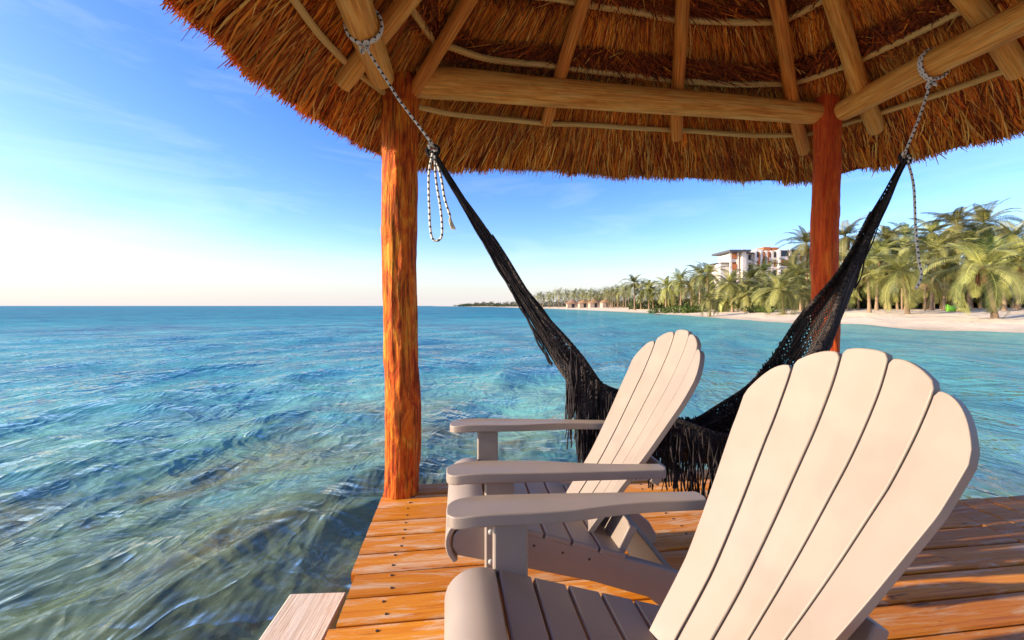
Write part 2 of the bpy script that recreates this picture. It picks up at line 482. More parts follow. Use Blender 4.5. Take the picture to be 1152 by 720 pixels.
M_chair = mat_chair()
M_steel = simple('galvanised_bolt', (0.35, 0.33, 0.30), 0.35, 0.6)
M_post = mat_post(); M_post_shade = mat_post('shaded_bark_post', 0.6)  # second copy of the bark carries the right post's shade in its colour
M_beam = mat_log('pale_debarked_log', (0.66, 0.20, 0.030), (0.94, 0.42, 0.075), (0.96, 0.58, 0.17))
M_rafter = mat_log('brown_pole', (0.46, 0.11, 0.018), (0.86, 0.29, 0.042), (0.93, 0.44, 0.10), 0.8)
M_purlin = mat_log('thin_cane', (0.70, 0.36, 0.09), (0.86, 0.54, 0.17), (0.92, 0.66, 0.28), 0.6)
M_thatch = mat_thatch(); M_shell = mat_thatch_shell()
M_deck = mat_deck()
M_step = simple('bleached_board', (0.74, 0.61, 0.46), 0.7, 0.2, 0.14, 14)
def mat_step():
    m = Mat('bleached_board', 0.75, 0.15)
    g = m.noise(m.coord('Object', (60, 2.0, 9)), 1.3, 8, 0.66, 0.4); w = m.noise(m.coord('Object', (9, 3, 3)), 1.5, 6, 0.65)
    c = m.ramp(g, [(0.3, (0.50, 0.36, 0.24)), (0.5, (0.74, 0.59, 0.43)), (0.7, (0.84, 0.72, 0.56))])
    m.color(m.mix(m.mrange(w, 0.5, 0.7, 0, 0.5), c, (0.60, 0.36, 0.18))); m.bump(g, 0.7, 0.004); return m.m
M_step = mat_step()
M_pile = simple('dark_wet_pile', (0.07, 0.045, 0.03), 0.6, 0.3)
M_rope = mat_rope(); M_net = mat_net()
M_fringe = simple('black_cotton_cord', (0.030, 0.025, 0.026), 0.9, 0.1, 0.6, 30)
M_frond = mat_leaf('palm_frond', (0.022, 0.048, 0.012), (0.46, 0.43, 0.12), 0.18)
M_dry = mat_leaf('dry_frond', (0.22, 0.11, 0.04), (0.42, 0.24, 0.10), 0.2)
M_bush = mat_leaf('bush_leaf', (0.045, 0.075, 0.015), (0.19, 0.26, 0.05), 0.25)
M_dark = mat_leaf('understory_leaf', (0.030, 0.045, 0.014), (0.13, 0.15, 0.045), 0.2)
M_trunk = simple('palm_trunk', (0.30, 0.20, 0.12), 0.85, 0.1, 0.3, 6)
M_sand = mat_sand(); M_bed = mat_seabed(); M_water = mat_water()
M_white = simple('white_render', (0.78, 0.68, 0.57), 0.8, 0.2, 0.05, 1)
M_terra = simple('terracotta_panel', (0.52, 0.17, 0.06), 0.8, 0.2, 0.15, 2)
M_slab = simple('dark_roof_slab', (0.10, 0.10, 0.11), 0.6, 0.3, 0.1, 2)
M_glass = simple('dark_window', (0.03, 0.035, 0.045), 0.15, 0.5, 0.1, 2)
M_lime = simple('lime_green_hull', (0.25, 0.62, 0.05), 0.4, 0.4, 0.08, 3)
M_yel = simple('yellow_hull', (0.62, 0.50, 0.14), 0.4, 0.4, 0.08, 3)
M_hutroof = simple('hut_thatch', (0.36, 0.20, 0.11), 0.9, 0.1, 0.3, 8)
M_hutwall = simple('hut_wall', (0.48, 0.36, 0.27), 0.9, 0.1, 0.15, 4)

# ------------------------------------------------------------------ sea, seabed, beach
SEA_Z = -0.60
SH = np.array([(46, -90, 1, -.05), (36, -20, 1, 0), (33, 10, 1, .1), (31.4, 25.6, 1, .2), (28.7, 36.1, 1, .15), (27.2, 46.7, 1, .1), (29.0, 66, 1, .05), (30.8, 88, 1, .1),
               (29.5, 132, 1, .15), (22, 240, 1, .3), (-18, 530, .8, .6), (-147, 1135, .6, .8), (-420, 2200, .5, .86)], float)
def shore_x(y): return np.interp(y, SH[:, 1], SH[:, 0])
PROF_D = np.array([-40, -12, -4, 0, 2.5, 6, 10, 16, 30, 80, 400.0])
PROF_Z = np.array([-2.4, -1.6, -0.95, -0.60, -0.36, -0.05, 0.22, 0.48, 0.75, 1.1, 1.6])
def ground_z(x, y):
    return float(np.interp(x - shore_x(y), PROF_D, PROF_Z))

def grid_quads(nr, nc):
    i = np.arange((nr - 1) * nc).reshape(nr - 1, nc)[:, :-1]
    return np.stack([i, i + 1, i + nc + 1, i + nc], -1).reshape(-1, 4)

def make_sea():
    N = 760
    b = 9.2; a = 9000 / math.sinh(b)
    u = np.linspace(-1, 1, N)
    gx = a * np.sinh(u * b) - 1.6; gy = a * np.sinh(u * b) + 3.0
    X, Y = np.meshgrid(gx, gy)
    sp = np.maximum(np.hypot(X + 1.6, Y - 3.0) * b * 2 / N, 0.05)
    Z = np.zeros_like(X); dX = np.zeros_like(X); dY = np.zeros_like(X)
    r = np.random.default_rng(3)
    # slow envelope so that the wave trains come and go
    for k in range(64):
        lam = 0.28 * (1.085 ** k) if k < 46 else r.uniform(2, 6)
        ang = R(-30) + r.normal(0, 0.42)
        d = (math.cos(ang), math.sin(ang)); kk = 2 * math.pi / lam
        amp = 0.0092 * lam ** 0.74 * r.uniform(0.5, 1.3)
        if lam > 4: amp *= 0.5
        ph = r.uniform(0, 6.28); pe = r.uniform(0, 6.28, 2)
        env = 0.55 + 0.45 * np.sin(X / (lam * 3.1) * math.cos(pe[0]) + Y / (lam * 2.3) * math.sin(pe[0]) + pe[1])
        fade = np.clip((lam / sp - 3.0) / 4.0, 0, 1) * env
        th = kk * (d[0] * X + d[1] * Y) + ph
        th = th + 0.5 * np.sin(0.35 * kk * (-d[1] * X + d[0] * Y) + pe[0])
        Z += amp * fade * np.cos(th)
        dX -= 0.9 * amp * fade * d[0] * np.sin(th); dY -= 0.9 * amp * fade * d[1] * np.sin(th)
    # one steeper wave heaping up beside the deck
    q = ((X + 1.55) * 0.86 - (Y - 3.55) * 0.5); qq = ((X + 1.55) * 0.5 + (Y - 3.55) * 0.86)
    Z += 0.055 * np.exp(-(q / 0.28) ** 2 - (qq / 0.9) ** 2)
    V = np.stack([X + dX, Y + dY, Z + SEA_Z], -1).reshape(-1, 3)
    o = np_mesh('sea', V, grid_quads(N, N), M_water, smooth=True)
    return tag(o, kind='structure')
make_sea()

def make_beach():
    ys = np.concatenate([np.linspace(-90, 20, 30), np.linspace(20, 130, 180)[1:], np.geomspace(130, 2200, 50)[1:]])
    ds = np.concatenate([np.linspace(-40, -4, 7), np.linspace(-4, 40, 90)[1:], np.geomspace(40, 700, 14)[1:]])
    P = np.stack([[np.interp(ys, SH[:, 1], SH[:, k])] for k in range(4)], -1)[0]
    V = np.zeros((len(ys), len(ds), 3))
    for j, d in enumerate(ds):
        V[:, j, 0] = P[:, 0] + P[:, 2] * d; V[:, j, 1] = ys + P[:, 3] * d
        z = np.interp(d, PROF_D, PROF_Z)
        V[:, j, 2] = z
    for i in range(V.shape[0]):
        for j in range(V.shape[1]):
            if ds[j] > -3 and ds[j] < 60:
                p = Vector((V[i, j, 0] * 0.22, V[i, j, 1] * 0.16, 0))
                V[i, j, 2] += (mn.fractal(p, 1.0, 2.0, 4) * 0.13 + 0.05 * mn.noise(p * 6)) * min(1, max(0.25, (ds[j] + 2) / 8))
    o = np_mesh('beach', V.reshape(-1, 3), grid_quads(len(ys), len(ds)), M_sand, smooth=True)
    return tag(o, kind='structure')
make_beach()

def make_seabed():
    n = 90
    gx = np.linspace(-25, 24, n); gy = np.linspace(-12, 40, n)
    X, Y = np.meshgrid(gx, gy); Z = np.zeros_like(X)
    for i in range(n):
        for j in range(n):
            p = Vector((X[i, j] * 0.6, Y[i, j] * 0.6, 3))
            dd = math.hypot(X[i, j], Y[i, j] - 1)
            Z[i, j] = -1.15 - 0.06 * dd + 0.16 * mn.fractal(p, 1, 2, 4)
    o = np_mesh('seabed', np.stack([X, Y, np.minimum(Z, -0.85)], -1).reshape(-1, 3), grid_quads(n, n), M_bed, smooth=True)
    return tag(o, kind='structure')
make_seabed()

# ------------------------------------------------------------------ deck frame: a along the front beam, b towards the camera
TH = R(7.2)
P1 = Vector((-0.654, 2.44, 0)); E1 = Vector((math.cos(TH), math.sin(TH), 0)); E2 = Vector((math.sin(TH), -math.cos(TH), 0))
def fr(a, b, z=0.0): return P1 + E1 * a + E2 * b + Vector((0, 0, z))

def plank_mb(a0, a1, b0, b1, z0, z1, tone, mb, along='a', edge=0.006):
    """one plank with softened, slightly wandering long edges"""
    n = max(4, int(abs((a1 - a0) if along == 'a' else (b1 - b0)) / 0.12))
    prof = [(0, -1), (0, -edge), (edge, 0)]
    rows = []
    for k in range(n + 1):
        t = k / n
        w1 = 0.004 * mn.noise(Vector((t * 6, tone * 50, 1))); w2 = 0.004 * mn.noise(Vector((t * 6, tone * 50, 9)))
        zz = 0.0035 * mn.noise(Vector((t * 4, tone * 90, 4)))
        if along == 'a':
            x = a0 + (a1 - a0) * t; lo, hi = b0 + w1, b1 + w2
            mk = lambda q, z: fr(x, q, z)
        else:
            y = b0 + (b1 - b0) * t; lo, hi = a0 + w1, a1 + w2
            mk = lambda q, z: fr(q, y, z)
        rows.append([mk(lo, z0), mk(lo, z1 - edge + zz), mk(lo + edge, z1 + zz), mk((lo + hi) / 2, z1 + zz + 0.0015), mk(hi - edge, z1 + zz), mk(hi, z1 - edge + zz), mk(hi, z0)])
    i0 = len(mb.v); c = len(rows[0])
    for r_ in rows: mb.v += [tuple(p) for p in r_]
    for k in range(n):
        for j in range(c):
            j2 = (j + 1) % c
            f = (i0 + k * c + j, i0 + k * c + j2, i0 + (k + 1) * c + j2, i0 + (k + 1) * c + j)
            mb.f.append(f if along == 'a' else f[::-1]); mb.uv.append(None); mb.c.append(tone)
    for k, flip in ((0, True), (n, False)):
        f = tuple(i0 + k * c + j for j in range(c)); mb.f.append(f[::-1] if flip == (along == 'a') else f); mb.uv.append(None); mb.c.append(tone)

deck = empty('wooden_deck', fr(1.4, 1.2, 0), TH, 'orange brown plank deck standing over the water', 'deck')
dinv = Matrix.Translation(fr(1.4, 1.2, 0)) @ Matrix.Rotation(TH, 4, 'Z')
dinv = dinv.inverted()
def into_deck(mb):
    mb.v = [tuple(dinv @ Vector(v)) for v in mb.v]; return mb
pm = MB(); b = -0.105; k = 0
while b < 3.2:
    t = random.random()
    a1 = 2.92 + random.uniform(-.006, .006) if 0.46 < b else 2.35
    if b > 0.95: a1 = 4.6
    a0 = -0.085 + random.uniform(-.012, .012)
    js = random.uniform(1.2, 2.0) if k % 3 == 1 else None
    plank_mb(a0, a1, b + 0.004, b + 0.1345, -0.036, 0.0, t, pm)
    b += 0.1405; k += 1
into_deck(pm).build('deck_planks', M_deck, deck, smooth=True, angle=30)
pm = MB(); a = 2.925
while a < 4.6:
    plank_mb(a + 0.004, a + 0.1715, 0.49, 0.995, -0.036, 0.0, random.random() * 0.6, pm, 'b'); a += 0.175
into_deck(pm).build('side_planks', M_deck, deck, smooth=True, angle=30)
nm = MB(); nm.tube([(0, 0, -.004), (0, 0, .0022), (0, 0, .003)], [.0055, .0052, .002], 8)
nail0 = nm.build('nail', M_pile, deck); first = True
for k in range(10):
    for aa in (0.075, 1.43):
        for db in (.035, .105):
            nl = nail0 if first else nail0.copy()
            if not first: link(nl, deck)
            first = False
            nl.location = dinv @ fr(aa + random.uniform(-.012, .012), -0.105 + .1405 * k + db + random.uniform(-.006, .006), 0.0012)
jm = MB()
for aa in (0.05, 1.4, 2.8):
    for (b0, b1) in ((-0.08, 3.2),):
        q = [fr(aa, b0), fr(aa + .07, b0), fr(aa + .07, b1), fr(aa, b1)]
        i0 = len(jm.v)
        jm.v += [(p.x, p.y, z) for z in (-0.19, -0.038) for p in q]
        for f in ((3, 2, 1, 0), (4, 5, 6, 7), (0, 1, 5, 4), (1, 2, 6, 5), (2, 3, 7, 6), (3, 0, 4, 7)):
            jm.f.append(tuple(i0 + k for k in f)); jm.uv.append(None); jm.c.append(.5)
into_deck(jm).build('joist', M_pile, deck, smooth=False)
for (aa, bb) in ((0.12, 0.3), (1.45, 0.1), (2.85, 0.6), (0.12, 2.9), (1.45, 2.9), (2.85, 2.9), (4.4, 1.1), (4.4, 2.9)):
    m_ = MB(); m_.tube([fr(aa, bb, -1.9), fr(aa, bb, -0.04)], 0.07, 14)
    into_deck(m_).build('pile', M_pile, deck)

# pale step at the left edge of the deck
st = empty('landing_step', (-0.78, 1.45, -0.09), R(3.0), 'pale bleached board step against the left edge of the deck', 'step')
s_ = MB(); s_.box(-0.115, 0.112, -0.45, 0.27, -0.03, 0.0)
s_.build('tread', M_step, st, bevel=0.006)
s_ = MB(); s_.box(-0.10, -0.07, -0.43, 0.25, -0.17, -0.032); s_.box(0.06, 0.09, -0.43, 0.25, -0.17, -0.032)
s_.build('stringer', M_step, st, bevel=0.004)
for yy in (-0.3, 0.17):
    s_ = MB(); s_.tube([(-0.02, yy, -1.6), (-0.02, yy, -0.033)], 0.035, 12); s_.build('pile', M_pile, st)

# ------------------------------------------------------------------ palapa
pal = empty('thatched_palapa', fr(1.4, 1.3, 0), 0, 'round cornered palm thatch roof on red log posts over the deck', 'palapa')
PO = Vector(fr(1.4, 1.3, 0))
def into_pal(mb):
    mb.v = [(v[0] - PO.x, v[1] - PO.y, v[2] - PO.z) for v in mb.v]; return mb

def post(x, y, r, ztop, seed, lean=(0, 0), zb=-1.7, mat=None):
    m_ = MB(); n = 170
    pts, rad = [], []
    for k in range(n + 1):
        z = zb + (ztop - zb) * k / n
        w = 0.016 * mn.noise(Vector((z * 1.1, seed, 0))); w2 = 0.016 * mn.noise(Vector((z * 1.1, seed, 7)))
        pts.append((x + lean[0] * (z - 1) + w, y + lean[1] * (z - 1) + w2, z))
        rad.append(r * (1 + 0.05 * mn.noise(Vector((z * 2.2, seed * 3, 2)))))
    rad[-1] *= 0.86; rad[-2] *= 0.95
    i0 = len(m_.v)
    m_.tube(pts, rad, 72, True, 0.085, 8.0, seed)
    for q in range(len(m_.v)):       # flaking bark and drying ridges
        v_ = Vector(m_.v[q]); k_ = min(n, q // 72); c_ = Vector(pts[k_]); d_ = v_ - c_; th_ = math.atan2(d_.y, d_.x)
        f_ = mn.noise(Vector((math.cos(th_) * 2.6, math.sin(th_) * 2.6, v_.z * 4.2 + seed * 9)))
        g_ = mn.noise(Vector((math.cos(th_) * 6, math.sin(th_) * 6, v_.z * 2.0 + seed * 5)))
        m_.v[q] = tuple(c_ + d_ * (1 + 0.045 * max(0, min(1, (f_ - .08) * 14)) + 0.035 * g_))
    into_pal(m_).build('post', mat or M_post, pal)
    return
post(-0.652, 2.45, 0.098, 2.44, 1, (-0.006, 0))
post(2.10, 2.80, 0.074, 2.50, 4, mat=M_post_shade)
post(*fr(0, 2.7)[:2], 0.10, 2.44, 6)
post(*fr(2.775, 2.7)[:2], 0.10, 2.44, 8)

def log(p, q, r0, r1, name, mat, seed, n=40, seg=28, lump=0.045, wob=0.012, parent=pal, uvs=1):
    p, q = Vector(p), Vector(q); m_ = MB(); L = (q - p).length
    pts = []
    for k in range(n + 1):
        t = k / n
        o = Vector((mn.noise(Vector((t * L * 1.3, seed, 1))), mn.noise(Vector((t * L * 1.3, seed, 5))), mn.noise(Vector((t * L * 1.3, seed, 9))))) * wob
        pts.append(p.lerp(q, t) + o)
    rad = [r0 + (r1 - r0) * k / n for k in range(n + 1)]
    rad[0] *= 0.93; rad[-1] *= 0.93
    m_.tube(pts, rad, seg, True, lump, 3.0, seed)
    into_pal(m_).build(name, mat, pal)
log((-0.555, 2.455, 2.405), (2.06, 2.80, 2.375), 0.088, 0.066, 'beam', M_beam, 11)                 # front
log((-0.712, 2.275, 2.335), (-0.39, -0.35, 2.36), 0.072, 0.072, 'beam', M_beam, 12)                 # left
log((2.150, 2.715, 2.355), (2.46, 0.0, 2.365), 0.068, 0.080, 'beam', M_beam, 13)                  # right
log(fr(0.1, 2.7, 2.39), fr(2.7, 2.7, 2.39), 0.07, 0.07, 'beam', M_beam, 14)                          # back

# the thatch cone: apex A, eave curve EV
AX, AY, AZ = 0.62, 1.38, 3.47; EZ = 2.12
EVP = [(.25, 3.185), (-.25, 3.13), (-.695, 3.083), (-.895, 2.88), (-1.04, 2.495), (-1.106, 2.114), (-1.134, 1.8), (-1.138, 1.592), (-1.155, 1.407), (-1.08, .6), (-.98, -.2),
       (-.75, -.9), (-.2, -1.25), (.6, -1.35), (1.6, -1.3), (2.5, -1.1), (3.05, -.6), (3.3, .2), (3.28, 1.2), (3.18, 1.9), (3.04, 2.483), (2.966, 2.66), (2.817, 2.916),
       (2.667, 3.14), (2.476, 3.38), (2.03, 3.46), (1.316, 3.36), (.8, 3.26)]
ev = catmull(EVP, 10, True)
ephi = np.arctan2(ev[:, 1] - AY, ev[:, 0] - AX); eR = np.hypot(ev[:, 1] - AY, ev[:, 0] - AX)
oo = np.argsort(ephi); ephi, eR = ephi[oo], eR[oo]
EPH = np.r_[ephi - 2 * np.pi, ephi, ephi + 2 * np.pi]; ERR = np.r_[eR, eR, eR]
def eave_R(phi): return np.interp(phi, EPH, ERR)
def cone(phi, t, off=0.0):
    """point on the thatch underside; off > 0 lies below / inside it"""
    phi = np.asarray(phi, float); t = np.asarray(t, float)
    r = eave_R(phi); s = (AZ - EZ) / r
    n = 1 / np.sqrt(1 + s * s)
    x = AX + np.cos(phi) * (r * t - off * s * n); y = AY + np.sin(phi) * (r * t - off * s * n)
    z = AZ - (AZ - EZ) * t - off * n
    return np.stack([x, y, z], -1)

for i, (ph, t) in enumerate([(2.670, .891), (2.415, .83), (1.842, .813), (1.237, .829), (0.838, .862), (0.660, .859), (0.375, .829),
                             (-0.05, .84), (-0.62, .85), (-1.05, .83), (-1.65, .83), (-2.25, .86), (-2.75, .84), (3.22, .80)]):
    p = cone(ph, t, 0.055 if i in (0, 5, 6) else 0.085); q = cone(ph, 0.03, 0.10)
    r0 = 0.047 if i in (0, 5, 6) else 0.04
    log(p, q, r0, r0 * 0.85, 'rafter', M_rafter if i not in (0, 5, 6) else M_beam, 20 + i, 30, 18, 0.05, 0.02)
for i, t in enumerate((0.22, 0.37, 0.52, 0.67, 0.822)):
    m_ = MB(); phs = np.linspace(-np.pi, np.pi, 181)
    tt = t + 0.004 * np.sin(phs * 5 + i) + 0.003 * np.sin(phs * 13 + 2 * i)
    if i == 4: tt = tt + 0.042 * np.exp(-((phs - 2.8) / 0.35) ** 2)
    pts = cone(phs, tt, 0.034)
    av = np.sort(np.array([2.670, 2.415, 1.842, 1.237, .838, .660, .375, -.05, -.62, -1.05, -1.65, -2.25, -2.75, 3.22 - 2 * np.pi, 3.0]))
    knot = cone(av, np.interp(av, phs, tt), 0.030); knot = np.concatenate([knot, knot[:1]])
    line = []
    for p_, q_ in zip(knot[:-1], knot[1:]):
        m2 = max(2, int(np.linalg.norm(q_ - p_) / (.011 if i < 4 else .05)))
        for k in range(m2):
            f = k / m2; e_ = 4 * f * (1 - f) * 0.35           # the cane bows a little towards the straw
            ang = math.atan2((p_ * (1 - f) + q_ * f)[1] - AY, (p_ * (1 - f) + q_ * f)[0] - AX)
            line.append((p_ * (1 - f) + q_ * f) * (1 - e_) + e_ * cone(ang, float(np.interp(ang, phs, tt)), 0.034))
    line.append(line[0])
    rr = [0.0205 if k % 2 else 0.0165 for k in range(len(line))] if i < 4 else 0.0165
    m_.tube([tuple(p) for p in line], rr, 9, False, 0.03, 6, i)
    into_pal(m_).build('purlin', M_purlin, pal)

def thatch_shell():
    NP, NT = 220, 24
    ph = np.linspace(-np.pi, np.pi, NP); t = np.linspace(0.0, 1.0, NT)
    PH, T = np.meshgrid(ph, t)
    wob = 0.004 * np.sin(PH * 31 + T * 9) + 0.004 * np.sin(PH * 57)
    inner = cone(PH, T * (1 + wob * T * 0.6), -0.01)
    outer = cone(PH, T * (1.0 + wob * T * 0.6), -0.10)
    V = np.concatenate([inner.reshape(-1, 3), outer.reshape(-1, 3)]) - np.array(PO)
    q = grid_quads(NT, NP); n = NT * NP
    e0 = (NT - 1) * NP + np.arange(NP - 1)
    rim = np.stack([e0, e0 + 1, e0 + 1 + n, e0 + n], -1)
    Q = np.concatenate([q[:, ::-1], q + n, rim])
    uv1 = np.stack([PH * eave_R(PH) * 0.7, T * 2.2], -1).reshape(-1, 2)
    UV = np.concatenate([uv1, uv1])
    return np_mesh('thatch', V, Q, M_shell, pal, uv=UV, smooth=True)
thatch = thatch_shell()

GOLD = np.array([(0.90, 0.34, 0.042), (0.78, 0.225, 0.026), (0.54, 0.125, 0.020), (0.30, 0.060, 0.018), (0.95, 0.52, 0.13), (0.12, 0.028, 0.012)])
def strands(phi, t0, length, width, off0, off1, tone, yaw, sag=0.0, name='straw', parent=None, lift=None):
    """ribbons lying down the roof slope; all arguments are arrays"""
    n = len(phi)
    r = eave_R(phi); L = np.sqrt(r * r + (AZ - EZ) ** 2)
    K = 4
    V = np.zeros((n, K, 2, 3))
    p0 = cone(phi, t0); e = 1e-3
    dn = cone(phi, t0 + e) - p0; dn /= np.linalg.norm(dn, axis=1)[:, None]
    sd = np.stack([-np.sin(phi), np.cos(phi), np.zeros(n)], -1)
    nr = np.cross(dn, sd); nr /= np.linalg.norm(nr, axis=1)[:, None]
    nr *= np.sign(-nr[:, 2])[:, None]            # points down, into the room
    tw = rng.uniform(-0.9, 0.9, n)[:, None]
    wd = sd * np.cos(tw) + nr * np.sin(tw)
    for k in range(K):
        s = k / (K - 1)
        c = p0 + dn * (length * s)[:, None] + sd * (length * s * np.tan(np.clip(yaw, -1.1, 1.1)) + length * 0.06 * s * s * np.clip(rng.normal(0, 1, n), -2, 2))[:, None] + nr * (off0 + (off1 - off0) * s ** 1.5)[:, None]
        c[:, 2] -= sag * s * s * length
        w = width * (1.0 if k < K - 1 else 0.35) * (0.75 if k == 0 else 1)
        V[:, k, 0] = c - wd * (w / 2)[:, None]; V[:, k, 1] = c + wd * (w / 2)[:, None]
    b0 = (np.arange(n) * K * 2)[:, None]
    Q = np.concatenate([np.stack([b0[:, 0] + 2 * k, b0[:, 0] + 2 * k + 1, b0[:, 0] + 2 * k + 3, b0[:, 0] + 2 * k + 2], -1) for k in range(K - 1)])
    tn = np.concatenate([tone] * (K - 1))
    return V.reshape(-1, 3) - np.array(PO), Q, tn

def phi_sample(n):
    """directions weighted by roof width, thinner behind the photographer"""
    p = rng.uniform(-np.pi, np.pi, n * 3)
    w = eave_R(p) / eave_R(p).max() * np.where((p > -0.35) | (p < -2.95), 1.0, 0.4)
    return p[rng.uniform(0, 1, len(p)) < w][:n]

def merge(parts):
    Vs, Qs, Ts, o = [], [], [], 0
    for v, q, t in parts:
        Vs.append(v); Qs.append(q + o); Ts.append(t); o += len(v)
    return np.concatenate(Vs), np.concatenate(Qs), np.concatenate(Ts)

def pick(n, w, jit=0.25, clump=None):
    c = GOLD[rng.choice(len(GOLD), n, p=np.array(w) / sum(w))]
    return np.clip(c * rng.uniform(1 - jit, 1 + jit, (n, 1)), 0, 1)

parts_ = []
rings = [0.08, 0.22, 0.37, 0.52, 0.67, 0.822, 1.0]
for i in range(6):
    ta, tb = rings[i], rings[i + 1]
    n = int(7000 + 13000 * (tb + ta) / 2 * (1.4 if i >= 3 else 0.8))
    ph = phi_sample(n); n = len(ph)
    t0 = rng.uniform(ta - 0.03, tb - 0.02, n)
    ln = rng.uniform(0.22, 0.56, n) * (1.0 if i < 5 else 1.1)
    if i == 5: ln = np.minimum(ln, (1.0 - t0) * 2.3 + rng.uniform(-0.05, 0.012, n)).clip(0.04)
    # colour comes in bundles
    bd = np.sin(ph * 61 + i * 4) + np.sin(ph * 143 + i) + 0.6 * np.sin(ph * 317)
    wt = [4, 4, 2.5, 1.8, 1.6, 1.6] if i < 5 else [1.2, 2, 3.5, 3.5, 1.0, 2.8]
    tone = pick(n, wt); tone *= (1 + 0.16 * bd)[:, None].clip(0.4, 1.5)
    if i == 5: tone = tone * np.array([1.0, 0.80, 0.95])
    yw = rng.normal(0, 0.05, n) + 0.05 * np.sin(ph * 23 + i)
    parts_.append(strands(ph, t0, ln, rng.uniform(0.003, 0.008, n), rng.uniform(-0.004, 0.008, n), rng.uniform(-0.002, 0.014, n), tone, yw))
# fuzzy doubled-over ends that bulge just above each purlin
for t in (0.22, 0.37, 0.52, 0.67):
    n = int(2600 + 9500 * t); ph = phi_sample(n); n = len(ph)
    t0 = t - rng.uniform(0.012, 0.062, n)
    parts_.append(strands(ph, t0, rng.uniform(0.03, 0.11, n), rng.uniform(0.004, 0.010, n), rng.uniform(0.0, 0.045, n), rng.uniform(0.015, 0.06, n), pick(n, [0.3, 0.8, 2, 4, 0.1, 5]), rng.normal(0, 0.9, n)))
v, q, tn = merge(parts_)
straw = np_mesh('straw_layer', v, q, M_thatch, pal, tone=tn)

# ragged eave: the cut butts of the fronds, and stray straws hanging below the rim
parts_ = []
n = 30000; ph = phi_sample(n); n = len(ph)
dep = rng.uniform(-0.115, 0.02, n)
edge = 1.0 + 0.004 * np.sin(ph * 31) + 0.004 * np.sin(ph * 57) + 0.009 * np.sin(ph * 9 + 1)
nd = np.exp(-((ph - 0.735) / 0.035) ** 2) * 0.075 + np.exp(-((ph - 0.94) / 0.018) ** 2) * 0.05     # worn notches by the right post
ln = rng.uniform(0.10, 0.30, n); tip = edge - nd * rng.uniform(0.3, 1.2, n) + rng.normal(0, 0.005, n) + np.where(rng.uniform(0, 1, n) < 0.03, rng.uniform(0, 0.015, n), 0)
rl = np.sqrt(eave_R(ph) ** 2 + (AZ - EZ) ** 2)
parts_.append(strands(ph, tip - ln / rl, ln, rng.uniform(0.004, 0.011, n), dep, dep + rng.uniform(-0.01, 0.03, n), pick(n, [4, 4, 3, 2, 2.5, 1]), rng.normal(0, 0.12, n), 0.04))
n = 900; ph = phi_sample(n); n = len(ph)
parts_.append(strands(ph, rng.uniform(0.84, 0.94, n), rng.uniform(0.08, 0.17, n), rng.uniform(0.003, 0.007, n), rng.uniform(0.0, 0.02, n), rng.uniform(0.01, 0.04, n), pick(n, [3, 3, 1, 1, 5, 0]), rng.normal(0, 0.2, n), 0.06))
v, q, tn = merge(parts_)
np_mesh('eave_fringe', v, q, M_thatch, pal, tone=tn)

